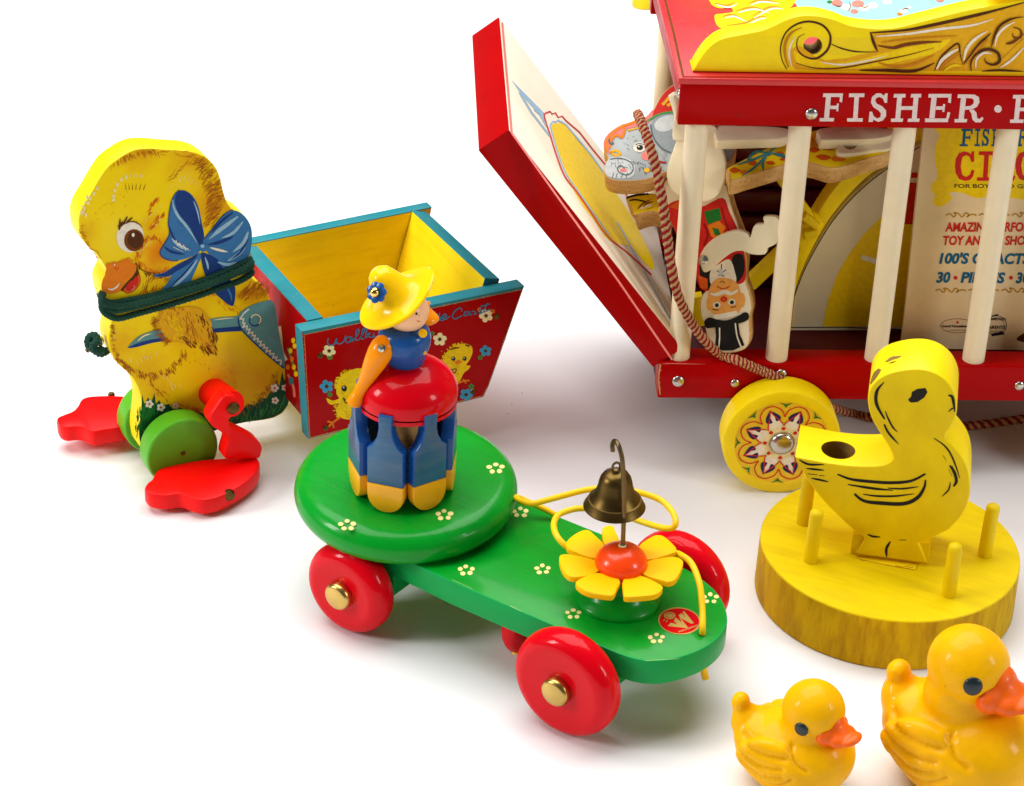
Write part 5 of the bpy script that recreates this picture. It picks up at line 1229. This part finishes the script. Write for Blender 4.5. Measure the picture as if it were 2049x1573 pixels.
# wheels with brass caps
def wheel(x, Y, R, out, t=1.3):
    O = Gf.w(x, Y, R)
    ax = Gf.ey * out
    m = MB(); m.lathe(O, ax, wheel_prof(R, t, .58, 8, .04), 'red_gloss', 56, caps=False); w = m.build('wheel', veh)
    k = MB(); k.lathe(O + ax * .06, -ax, [(.55, 0), (.57, .18), (.55, .28), (.5, .36), (.42, .40), (0, .42)], 'brass', 36, caps=False); k.build('hub_cap', w)
RF, RR = 2.12, 1.86
wheel(-.15, -.55, RF, 1); wheel(-.25, 8.55, RF, -1)
wheel(-10.2, -.45, RR, 1); wheel(-10.2, 8.55, RR, -1)
for x, R in ((-.4, RF), (-10.3, RR)):
    m = MB(); m.lathe(Gf.w(x, .2, R), Gf.ey, [(.3, 0), (.3, 7.8)], 'wood', 14)
    m.box(Gf, (x - .75, x + 1.35), (1.22, 7.0), (1.35, PZ - 1.052), 'green_lt', .05); m.build('axle_block', veh)
m = MB(); m.lathe(Gf.w(-4.4, 3.2, 1.5), Gf.ex, wheel_prof(1.5, .9, .4), 'red_gloss', 40, caps=False)
m.build('friction_wheel', veh)
# turntable
DC = Gf.w(-10.6, 4.25, 0) + A(-.05, -.25, 0)
m = MB()
DR, DT = 4.34, 1.35
DA = nrm(A(-.01, -.06, 1))
D0 = A(DC[0], DC[1], 3.66)
DZ = 3.66 + DT
rr = .72
m.lathe(D0, DA, [(0, 0), (DR - .55, 0), (DR - .22, .12)] + [(DR - rr + rr * math.cos(RAD(a)), DT - rr + rr * math.sin(RAD(a))) for a in range(-40, 91, 10)] + [(DR - 1.2, DT), (0, DT)], 'green', 96, caps=False)
dsp = Plane(D0 + DA * DT, DA)
m.pen(dsp, 1)
for c in ((695, 1051), (889, 1030), (992, 937)): dots(m, c, 1.05)
for _ in range(60):
    x, y = random.gauss(660, 16), random.gauss(955, 20)
    m.dot((x, y), random.uniform(.6, 2.2), random.uniform(.4, 1.0), 'i_sage', L=.2, n=7)
m.build('turntable', veh)
# pedestal and flower
FC = topP.at((1236, 1197))
m = MB(); m.lathe(FC, A(0, 0, 1), [(1.58, 0.0), (1.60, .10), (1.55, .2), (1.3, .34), (1.08, .62), (.98, 1.0), (1.02, 1.3), (.5, 1.42)], 'green', 48, caps=False)
m.build('pedestal', veh)
fz = PZ + 1.62
FP = A(FC[0], FC[1], fz)
fl = bpy.data.objects.new('flower', None); COL.objects.link(fl); fl.parent = veh
fplane = Plane(A(0, 0, fz), A(0, 0, 1))
fl_c = fplane.at((1243, 1128))
petals = [([(1340, 440), (1405, 495), (1268, 455), (1262, 425), (1310, 385), (1350, 365), (1375, 372), (1420, 440), (1395, 490)], 0)]
PET = ([(1395, 493), (1300, 465), (1264, 445), (1260, 420), (1290, 390), (1330, 368), (1360, 366), (1385, 385), (1435, 440)],
       [(1440, 435), (1424, 385), (1425, 358), (1445, 345), (1472, 346), (1485, 375), (1504, 425)],
       [(1590, 440), (1650, 395), (1680, 388), (1710, 398), (1755, 440), (1760, 460), (1745, 470), (1622, 500)],
       [(1625, 508), (1740, 487), (1785, 500), (1790, 525), (1765, 580), (1735, 600), (1700, 596), (1600, 560)],
       [(1520, 590), (1590, 570), (1690, 615), (1692, 640), (1660, 660), (1590, 668), (1530, 670), (1520, 650)],
       [(1500, 590), (1490, 630), (1474, 660), (1440, 662), (1360, 648), (1312, 620), (1310, 595), (1400, 560)],
       [(1410, 545), (1370, 568), (1300, 580), (1265, 570), (1240, 540), (1228, 500), (1236, 478), (1290, 478), (1396, 505)])
for pp in PET:
    mm_ = MB()
    cc = V5(pp)
    inner = [fplane.at(p) for p in curve(cc, 3, True)]
    mm_.prism(inner, A(0, 0, 1), .24, 'petal', 'petal', .025)
    mm_.build('petal', fl)
m = MB()
m.lathe(A(fl_c[0], fl_c[1], fz - .3), A(0, 0, 1), [(.9, 0), (.94, .15), (.97, .34)] + [(r, .34 + z) for r, z in dome(.97, .74, 10)], 'orange_red', 48, caps=False)
m.lathe(A(fl_c[0], fl_c[1], fz + .80), A(0, 0, 1), [(.15, 0), (.15, .03), (0, .035)], 'i_cream', 16, caps=False)
m.build('flower_centre', fl)
m = MB(); m.lathe(A(FC[0], FC[1], PZ + 1.2), A(0, 0, 1), [(.45, 0), (.45, .4)], 'wood', 16); m.build('flower_stem', fl)
# wire, bell
wp = Plane(A(fl_c[0], fl_c[1], 0), A(0.35, -1, 0))
wt = []
wtop = [wp.at(p) + A(-.1, 1.0, 0) * k for p, k in (((1246, 1097), 0), ((1248, 1040), 0), ((1248, 985), 0), ((1247, 945), .02), ((1245, 918), .1), ((1240, 902), .35), ((1235, 903), .7), ((1232, 918), .95), ((1233, 932), 1.0))]
m = MB(); m.tube(curve(wtop + wt, 5), .085, 'wire', 12); m.build('bell_wire', veh)
bp_ = Plane(wp.P0 + A(-.1, 1.0, 0), A(.35, -1, 0))
bt = bp_.at((1233, 943)); bb = bp_.at((1231, 1014))
ax = nrm(bb - bt) * .5 + A(0, 0, -1); ax = nrm(ax)
hgt = float(np.linalg.norm(bb - bt))
m = MB()
pr_ = [(.0, 0), (.3, .02), (.52, .12), (.64, .3), (.70, .5), (.76, .8), (.88, 1.1), (1.06, 1.35), (1.12, 1.36), (1.14, 1.42), (1.26, 1.62), (1.31, 1.72), (1.28, 1.75), (1.1, 1.5), (.6, .7), (0, .4)]
kz_ = hgt / 1.72 * .98
m.lathe(bt, ax, [(r * .87, h * kz_) for r, h in pr_], 'bell', 56, caps=False)
m.lathe(bt - ax * .12, ax, [(.0, 0), (.14, .02), (.14, .14)], 'wire', 16, caps=False)
rg = bp_.at((1233, 935))
m.tube([rg + A(math.cos(t) * .14, math.cos(t) * .05, math.sin(t) * .2) for t in np.linspace(0, 2 * math.pi, 16, endpoint=False)], .045, 'wire', 8, closed=True)
m.build('bell', veh)
# yellow elastic pull cord
def zz_(p, z): return onz(p, z)
cordA = [zz_((1405, 1272), PZ - .1), zz_((1406, 1255), PZ + .3), zz_((1405, 1215), 4.2), zz_((1400, 1170), 4.7), zz_((1385, 1130), 5.0), zz_((1365, 1112), 5.0), zz_((1345, 1106), 4.7), zz_((1310, 1105), 4.4), zz_((1270, 1110), 4.3), zz_((1210, 1110), 4.3), zz_((1160, 1104), 4.6), zz_((1132, 1092), 4.9), zz_((1114, 1072), 5.1), zz_((1108, 1050), 5.1), zz_((1116, 1032), 5.1), zz_((1136, 1022), 5.1), zz_((1165, 1017), 5.1), zz_((1210, 1022), 5.0), zz_((1255, 1034), 4.9), zz_((1290, 1046), 4.9), zz_((1325, 1056), 5.1), zz_((1346, 1056), 5.3), zz_((1352, 1044), 5.5), zz_((1345, 1024), 5.6), zz_((1325, 1003), 5.7), zz_((1295, 990), 5.8), zz_((1255, 981), 5.9), zz_((1215, 977), 5.9), zz_((1175, 980), 5.7), zz_((1130, 991), 5.4), zz_((1090, 1002), 5.1), zz_((1062, 1008), 4.9), zz_((1042, 1003), 4.6), zz_((1032, 996), 4.5), zz_((1040, 997), 4.3), zz_((1060, 1006), 4.1), zz_((1088, 1018), 3.9), zz_((1112, 1031), 3.7)]
m = MB(); m.tube(curve(cordA, 5), .12, 'cord_yellow', 10); m.build('pull_cord', veh)
m = MB(); q = zz_((1408, 1340), 2.0); m.tube(curve([q + A(0, 0, .4), q, q + A(.1, -.1, -.35)], 3), .13, 'cord_yellow', 8); m.build('cord_end', veh)
m = MB(); q2 = onz((1030, 1294), .7); m.tube(curve([q2 + A(-.1, .3, .5), q2, q2 + A(.05, -.1, -.25)], 3), .13, 'cord_yellow', 8); m.build('cord_end', veh)
# ---- the figure
AX = dsp.at((805, 970)); DZ = AX[2]
vp = Plane(A(AX[0], AX[1], 0), A(0, -1, 0))
def fx(p, Y=0.0): return hit(p, A(AX[0], AX[1] + Y, 0), A(0, -1, 0))
skirt_c = fx((816, 800), 0)
skx = AX.copy()
zr = fx((812, 850), -1.72)[2]          # lower rim of the skirt
zt = fx((814, 718), 0.0)[2]            # waist
fig = bpy.data.objects.new('figure', None); COL.objects.link(fig); fig.parent = veh
SX, SY = fx((815, 800))[0], AX[1]
R0 = 1.88
m = MB()
hh = zt - zr
m.lathe(A(SX, SY, zr), A(0, 0, 1), [(0.9, 0), (R0, 0), (R0, .16)], 'red_gloss', 56, caps=False)
m.lathe(A(SX, SY, zr + .17), A(0, 0, 1), [(R0 - .1, 0), (R0 - .1, .06)], 'i_black', 48, caps=False)
m.lathe(A(SX, SY, zr + .22), A(0, 0, 1), [(R0 - .1, 0), (R0, 0), (R0 + .02, .2), (R0 + .02, .36)] + [(R0 * math.cos(RAD(a)), .36 + (hh - .60) * math.sin(RAD(a))) for a in range(8, 80, 8)] + [(.5, hh - .2), (0, hh - .2)], 'red_gloss', 64, caps=False)
sk = m.build('skirt', fig)
m = MB(); m.lathe(A(AX[0], AX[1], DZ), A(0, 0, 1), [(.75, 0), (.75, zr - DZ)], 'wood', 28); m.build('post', fig)
# hanging legs
n = 7
for i in range(n):
    a = RAD(-90 - 17 + 360 / n * i)
    d = A(math.cos(a), math.sin(a), 0); t = A(-math.sin(a), math.cos(a), 0)
    zb = DZ + .05 + float(np.dot(d[:2], -DA[:2] / DA[2])) * 2.0
    zt_ = zr + .42
    cx = A(AX[0], AX[1], 0) * .85 + A(SX, SY, 0) * .15
    Hh = zt_ - zb
    w, neck = .72, .27
    prof = [(-neck, Hh), (neck, Hh), (neck, Hh - .62), (neck + .06, Hh - .95), (w - .22, Hh - 1.30), (w, Hh - 1.5)]
    top_o = prof + [(w, 1.22)]
    R1 = 1.60 + .36
    outl = [(-x, y) for x, y in prof[2:][::-1]]
    up = top_o + [(-w, 1.22)] + [(-w, Hh - 1.5), (-(w - .22), Hh - 1.30), (-(neck + .06), Hh - .95), (-neck, Hh - .62)]
    lo = [(-w, 1.22), (w, 1.22), (w, .72)] + [(w * math.cos(RAD(k)), .72 - .72 * math.sin(RAD(k))) for k in range(15, 166, 15)] + [(-w, .72)]
    lean = (2.0 - R1) / Hh
    def wp_(x, y): return cx + d * (R1 + lean * y * .6) + t * x + A(0, 0, zb + y)
    m = MB()
    N = nrm(d + A(0, 0, .04))
    m.prism([wp_(x, y) for x, y in up], N, .48, 'blue_leg', 'blue', .045)
    m.prism([wp_(x, y - .004) for x, y in lo], N, .48, 'leg_gold', 'leg_gold', .045)
    m.build('leg', fig)
# torso
m = MB()
tb, tt = fx((814, 740)), fx((807, 648))
tax = nrm(tt - tb); th = float(np.linalg.norm(tt - tb))
m.lathe(tb - tax * .15, tax, [(.56, 0), (.58, .15), (.65, th * .22), (.80, th * .42), (.95, th * .62), (1.0, th * .76), (.95, th * .9), (.8, th * 1.02), (.5, th * 1.08), (0, th * 1.1)], 'blue', 48, caps=False)
q = fx((846, 667), -.75); m.ball(q, .17, 'petal', 2, (1, .5, 1.1))
m.ball(fx((849, 706), -.55), .09, 'petal', 2, (1, .5, 1))
m.build('torso', fig)
# head and face
hc = fx((815, 622), 0)
m = MB(); m.ball(hc, .80, 'skin', 4)
class HeadPen:
    def __init__(s): s.N = A(0.3, -.8, .3)
    def at(s, p, off=0):
        d = nrm(ray(*p)); oc = EYE - hc
        b_ = oc @ d; R_ = .80 + off
        disc_ = b_ * b_ - (oc @ oc - R_ * R_)
        return EYE + d * (-b_ - math.sqrt(max(disc_, 0)))
m.pen(HeadPen(), 0)
m.line(V3([(1030, 750), (1045, 735), (1070, 722)]), 1.8, 'i_dbrown', L=0, n=3); m.line(V3([(1088, 690), (1095, 680), (1098, 672)]), 1.6, 'i_dbrown', L=0, n=3)
m.dot(V3([(1069, 750)])[0], 2.2, 2.8, 'i_black', L=0, n=12)
m.dot(V3([(1085, 762)])[0], 1.2, 1.0, 'i_red', L=0, n=8); m.line(V3([(1072, 792), (1082, 797), (1092, 793)]), 1.4, 'i_red', L=0, n=3)
m.build('head', fig)
# hat
ax_h = nrm(A(-.50, -.12, .86))
hb = fx((788, 590), -.05)
m = MB()
m.lathe(hb - ax_h * .3, ax_h, [(.2, .12), (.95, .0), (1.40, -.06), (1.54, .0), (1.58, .07), (1.54, .13), (1.25, .19), (.98, .30), (.8, .52), (.66, .82), (.55, 1.12), (.44, 1.38), (.27, 1.53), (0, 1.58)], 'hat', 64, caps=False)
# brim lifted on the right side
for i, p in enumerate(m.v):
    r_ = (p - hb) @ A(1, 0.0, 0.2)
    hh_ = (p - hb) @ ax_h
    if r_ > .6 and np.linalg.norm(p - hb - ax_h * hh_) > .85:
        m.v[i] = p + A(-.03, 0, .30) * (r_ - .6) ** 1.4
hat = m.build('hat', fig)
m = MB()
fo = fx((752, 585), -.95)
fN = nrm(A(-.45, -.8, .45))
e1 = nrm(np.cross(A(0, 0, 1), fN)); e2 = np.cross(fN, e1)
for k in range(7):
    a = 2 * math.pi * k / 7 + .3
    c_ = fo + e1 * .25 * math.cos(a) + e2 * .25 * math.sin(a)
    m.prism([c_ + e1 * .155 * math.cos(t) + e2 * .155 * math.sin(t) + fN * .02 * (k % 2) for t in np.linspace(0, 2 * math.pi, 14, endpoint=False)], fN, .12, 'blue', 'blue', .03)
m.ball(fo + fN * .08, .19, 'gold', 3)
m.build('hat_flower', fig)
# arms
def club(p0, p1, name, Y0, Y1):
    a_, b_ = fx(p0, Y0), fx(p1, Y1)
    L_ = np.linalg.norm(b_ - a_)
    m = MB(); m.lathe(a_, b_ - a_, [(r, h * L_) for r, h in ((0, -.02), (.22, .0), (.38, .05), (.46, .13), (.47, .22), (.42, .36), (.34, .5), (.26, .64), (.225, .76), (.23, .84), (.28, .91), (.27, .97), (.16, 1.0), (0, 1.01))], 'orange', 32, caps=False)
    return m.build(name, fig)
a1 = club((776, 676), (705, 812), 'arm', -.55, -1.0)
m = MB(); q = fx((763, 697), -1.05); m.lathe(q, A(-.45, -.85, .3), [(.15, -.05), (.15, .05), (.1, .1), (0, .11)], 'steel', 16, caps=False); m.build('screw', a1)
club((856, 650), (846, 606), 'arm', .55, .75)

# ================================================================== yellow wooden duck on a round base
BC = A(15.1, -14.65, 0)
wd_ = thing('wooden_duck_stand', 'flat yellow wooden duck with black painted feathers on a round pegged base', 'toy duck', BC)
BZ = 2.25
m = MB()
m.lathe(BC, A(0, 0, 1), [(5.06, 0), (5.13, .05), (5.09, BZ - .05)], 'base_side', 96, caps=False)
m.lathe(BC, A(0, 0, 1), [(5.09, BZ - .05), (5.05, BZ), (0, BZ)], 'yellow_dark', 96, caps=False)
bp2 = Plane(A(0, 0, BZ), A(0, 0, 1))
m.pen(bp2, 0)
tr = lambda pts: [(1480 + x / 3.6, 940 + y / 3.6) for x, y in pts]
m.fill(tr([(845, 625), (1285, 680), (1270, 722), (1080, 690), (850, 655)]), 'i_yel', smooth=False, L=0)
for st in ([(845, 640), (960, 665), (1080, 690), (1260, 722)], [(870, 650), (900, 655)], [(1120, 690), (1180, 700), (1230, 690)], [(1200, 712), (1250, 700)], [(1283, 682), (1268, 722)]): m.line(tr(st), 1.3, 'i_mustard', L=1)
m.build('base', wd_)
for p in ((1621, 1122), (1898, 1190), (1970, 1110), (1607, 1046), (1800, 1010)):
    q = bp2.at(p)
    if p == (1800, 1010): q = q + A(0, .3, 0)
    m = MB(); m.lathe(q - A(0, 0, .1), A(random.uniform(-.02, .02), random.uniform(-.02, .02), 1), [(.275, 0), (.27, 2.25), (.25, 2.38), (.17, 2.46), (0, 2.49)], 'yellow_dark', 24, caps=False); m.build('peg', wd_)
Df = Frame(-10, BC)
dk = Df.plane(-1.2)
TH = 2.45
body = V11([(250, 572), (400, 600), (500, 612), (600, 614), (660, 605), (690, 580), (680, 545), (655, 500), (625, 455), (595, 400), (580, 350), (577, 300), (590, 260), (620, 225), (665, 200), (720, 185), (770, 178), (830, 180), (890, 200), (940, 240), (968, 290), (978, 340), (972, 390), (950, 440), (925, 480), (960, 520), (1000, 570), (1025, 620), (1036, 680), (1036, 740), (1020, 800), (985, 855), (940, 900), (880, 930), (805, 960), (840, 1052), (520, 1012), (560, 935), (510, 900), (430, 825), (360, 750), (300, 670)])
bo = [dk.at(p) for p in body]
sharp = {0, 33, 34, 35, 36}
cpts = curve(bo[1:33], 3) + []
hd = [bo[0]] + cpts + [bo[33], bo[34], bo[35], bo[36]] + curve(bo[36:], 3)[1:]
m = MB()
m.prism(hd, dk.N, TH, 'yellow_dark', 'yellow', .05)
tq = hit(V11([(446, 519)])[0], Df.w(0, 0, 6.62), A(0, 0, 1))
cut = MB(); cut.lathe(tq - A(0, 0, 1.6), A(0, 0, 1), [(.66, 0), (.66, 2.6)], 'wood_in', 36)
m = m.minus(cut)
m.pen(dk, 1)
K_ = 'i_black'
def ln(p, w, t=(.4, .3)): m.line(V11(p), w / 2.25, K_, L=1, taper=t)
m.fill(V11([(757, 315), (772, 300), (775, 280), (800, 266), (835, 262), (845, 280), (830, 305), (800, 325), (770, 328)]), K_, L=1, smooth=False)
ln([(650, 235), (620, 270), (612, 310), (622, 350), (652, 402)], 15, (.2, .5)); ln([(655, 365), (668, 400), (690, 440), (710, 460)], 8); ln([(650, 425), (670, 465), (715, 515)], 10, (.6, .2))
ln([(938, 295), (955, 300), (962, 325), (968, 370)], 13); ln([(940, 370), (955, 355), (968, 352)], 6)
ln([(873, 487), (920, 520), (950, 560), (975, 620), (990, 668)], 8); ln([(915, 565), (930, 590)], 6); ln([(945, 610), (965, 640), (975, 680), (962, 705)], 14, (.5, .5)); ln([(955, 610), (970, 650), (980, 690)], 5); ln([(948, 685), (940, 720), (910, 750)], 7); ln([(940, 625), (955, 660)], 5)
ln([(268, 585), (310, 605), (380, 606)], 10); ln([(300, 624), (340, 628), (380, 632)], 9); ln([(305, 648), (350, 652)], 8); ln([(358, 655), (382, 657)], 8); ln([(322, 668), (360, 675), (400, 684)], 9)
ln([(440, 650), (500, 672), (580, 682), (680, 688), (770, 680), (836, 648)], 14, (.5, .6)); ln([(486, 696), (560, 708), (620, 716), (690, 722)], 11); ln([(665, 712), (730, 715), (805, 706)], 8); ln([(555, 740), (620, 748), (700, 748), (785, 738)], 9); ln([(516, 738), (560, 770), (640, 780), (740, 782), (800, 755), (830, 710), (836, 675)], 17, (.6, .4))
ln([(575, 920), (600, 930), (632, 932)], 9); ln([(718, 946), (750, 946)], 8); ln([(678, 952), (660, 985), (662, 1022)], 12)
# paint worn to the wood on the back of the head and the brow
def worn(i0, i1, d0, d1, k):
    n_ = i1 - i0
    rows = []
    for j in range(n_ + 1):
        p = hd[i0 + j]; tn = nrm(hd[i0 + j + 1] - hd[i0 + j - 1]); ou = np.cross(tn, dk.N)
        if ou @ (p - (bo[11] + bo[22]) / 2) < 0: ou = -ou
        e = math.sin(math.pi * j / n_) ** .6
        w0 = d0 + (d1 - d0) * (.5 - .5 * e) + random.uniform(-.06, .06); w1 = d1 - (d1 - d0) * (.5 - .5 * e) + random.uniform(-.06, .06)
        rows.append((p + ou * .012 - dk.N * w0, p + ou * .012 - dk.N * w1))
    for a, c in zip(rows, rows[1:]): m.add([a[0], a[1], c[1], c[0]], [[0, 1, 2, 3]], k)
worn(33, 38, .2, .95, 'wood_in'); worn(39, 43, 1.0, 1.25, 'wood_in'); worn(40, 42, .75, .9, 'i_brown')
# foot block chamfers, only drawn as darker lines
m.line(V11([(520, 1012), (560, 935)]), 1.2, 'i_mustard', L=0, smooth=False); m.line(V11([(505, 1005), (840, 1050)]), 1.4, 'i_mustard', L=0, smooth=False)
m.build('duck_board', wd_)
m = MB()
ft_ = [dk.at(p, -.25) for p in V11([(512, 900), (850, 960), (845, 1054), (502, 1002)])]
fl_ = [Df.loc(p) for p in ft_]
m.prism([Df.w(-1.5, -.95, BZ), Df.w(1.52, -.95, BZ), Df.w(1.52, -.95, 3.25), Df.w(-1.5, -.95, 3.25)], -Df.ey, 1.9, 'yellow_dark', 'yellow', .06)
m.build('foot_block', wd_)
# ================================================================== rubber ducks
def blob(parts, vox, it):
    bm = bmesh.new()
    for c_, r_, R_ in parts:
        g_ = bmesh.ops.create_icosphere(bm, subdivisions=4, radius=1)
        Mx = Matrix.Translation(Vector(c_)) @ R_.to_4x4() @ Matrix.Diagonal((r_[0], r_[1], r_[2], 1))
        bmesh.ops.transform(bm, matrix=Mx, verts=g_['verts'])
    me = bpy.data.meshes.new('tmp'); bm.to_mesh(me); bm.free()
    ob = bpy.data.objects.new('tmp', me); COL.objects.link(ob)
    r_ = ob.modifiers.new('r', 'REMESH'); r_.mode = 'VOXEL'; r_.voxel_size = vox
    s_ = ob.modifiers.new('s', 'SMOOTH'); s_.factor = .6; s_.iterations = it
    bpy.context.view_layer.update()
    e = bpy.data.meshes.new_from_object(ob.evaluated_get(bpy.context.evaluated_depsgraph_get()))
    V = np.array([tuple(v.co) for v in e.vertices]); Fc = [list(p.vertices) for p in e.polygons]; Nn = np.array([tuple(v.normal) for v in e.vertices])
    bpy.data.objects.remove(ob); bpy.data.meshes.remove(me); bpy.data.meshes.remove(e)
    return V, Fc, Nn
I3 = Matrix.Identity(3)
def rot(ax, d): return Matrix.Rotation(RAD(d), 3, ax)
def rubber_duck(name, label, O, yaw, s, head_r, head, tail, eye_a, eye_e, turn=0, bill=1.0, fwd_=.84):
    """local axes: x to the beak, y to its left, z up"""
    global CUR
    t = thing(name, label, 'rubber duck', O)
    Fd = Frame(yaw, O)
    hx, hz = head
    parts = [((0.0, 0, 1.75), (2.75, 2.3, 1.85), I3), ((.9, 0, 1.9), (2.0, 2.05, 1.75), I3), ((-1.6, 0, 2.1), (1.22, 1.65, 1.22), I3), ((0.2, 0, .75), (2.3, 1.95, .85), I3),
             ((-2.3, 0, 2.5), (.75, .9, 1.0), rot('Y', -20)), ((tail[0], 0, tail[1]), (.44, .5, .50), I3), ((tail[0] + .1, 0, tail[1] - .5), (.42, .56, .65), I3),
             ((hx - .1, 0, (hz + 2.5) / 2), (1.3, 1.35, 1.3), I3), ((hx, 0, hz), (head_r, head_r * .97, head_r * .98), I3)]
    for sgn in (1, -1):
        parts.append(((-.7, sgn * 1.66, 2.15), (1.6, .46, 1.05), rot('Y', -8)))
    V, Fc, Nn = blob(parts, .10, 7)
    # feather grooves pressed into the wings, dimple round the eyes
    def groove(V, path, wd, dp, sgn):
        q = np.array([(x, z) for x, z in curve(path, 6)])
        P = V[:, [0, 2]]
        dmin = np.min(np.linalg.norm(P[:, None, :] - q[None, :, :], axis=2), axis=1)
        k = np.exp(-(dmin / wd) ** 2) * dp * (V[:, 1] * sgn > .75) * (V[:, 2] < hz - head_r * .7)
        return k
    for sgn in (1, -1):
        k = np.zeros(len(V))
        for path in ([(-2.1, 2.75), (-1.0, 2.62), (.2, 2.7)], [(-2.1, 2.25), (-1.0, 2.0), (.1, 2.2)], [(-1.9, 1.75), (-1.0, 1.42), (.2, 1.75)], [(-1.7, 1.22), (-1.0, .98), (-.1, 1.1), (.62, 1.75)], [(.3, 3.1), (.7, 2.6), (1.2, 2.35)]):
            k = np.maximum(k, groove(V, path, .13, .17, sgn))
        V = V - Nn * k[:, None]
    V = V * s
    V[:, 2] -= V[:, 2].min()
    m = MB(); m.add([Fd.w(*p) for p in V], Fc, 'rubber'); bd = m.build('body', t, angle=180)
    zs = hz * s; hr = head_r * s
    Hc = A(hx * s, 0, zs - 0.0)
    # V was dropped to the ground; keep the head centre in step
    lift = 0.0
    for e in (1, -1):
        a = RAD(eye_a * e + turn); u_ = A(math.cos(a) * math.cos(RAD(eye_e)), math.sin(a) * math.cos(RAD(eye_e)), math.sin(RAD(eye_e)))
        c_ = Hc + u_ * hr * .955
        m = MB()
        bm = bmesh.new(); bmesh.ops.create_icosphere(bm, subdivisions=3, radius=1)
        Rm = Vector((1, 0, 0)).rotation_difference(Vector(u_)).to_matrix()
        for v in bm.verts: v.co = Vector(c_) + Rm @ Vector((v.co.x * hr * .10, v.co.y * hr * .23, v.co.z * hr * .25))
        Vv = [Fd.w(*v.co) for v in bm.verts]; bm.verts.index_update(); ff = [[q.index for q in f.verts] for f in bm.faces]; bm.free()
        m.add(Vv, ff, 'eye'); m.build('eye', t, angle=180)
    # beak: broad upturned bill
    bparts = [((0, 0, 0), (.55, .95, .55), rot('Y', 8)), ((.55, 0, -.05), (.62, .74, .36), rot('Y', -4)), ((1.05, 0, .02), (.48, .58, .22), rot('Y', -20)), ((.12, 0, .38), (.42, .5, .42), rot('Y', 30)), ((.42, 0, .16), (.5, .5, .34), rot('Y', 22)), ((.55, 0, -.28), (.5, .55, .2), rot('Y', -10))]
    V, Fc, Nn = blob(bparts, .07, 5)
    V = V * hr / 1.62 * A(1.0, 1.15, 1.2) * bill
    m = MB(); ct, st = math.cos(RAD(turn)), math.sin(RAD(turn))
    V = np.stack([V[:, 0] * ct - V[:, 1] * st, V[:, 0] * st + V[:, 1] * ct, V[:, 2]], 1)
    c_ = Hc + A(hr * fwd_ * ct, hr * fwd_ * st, -hr * .34)
    m.add([Fd.w(*(c_ + p)) for p in V], Fc, 'beak'); m.build('beak', t, angle=180)
    return t
rubber_duck('rubber_duck', 'larger glossy yellow rubber duck with orange beak, cut off by the right edge', onz((1905, 1562), 0), -35, 1.0, 1.44, (-.1, 5.02), (-2.6, 3.5), 58, 8, 0, 1.2, .8)
rubber_duck('rubber_duck', 'smaller yellow rubber duck with orange beak beside the bigger duck', onz((1580, 1562), 0), -24, .76, 1.46, (.72, 4.35), (-2.75, 3.55), 78, -4, -16, 1.08, .74)
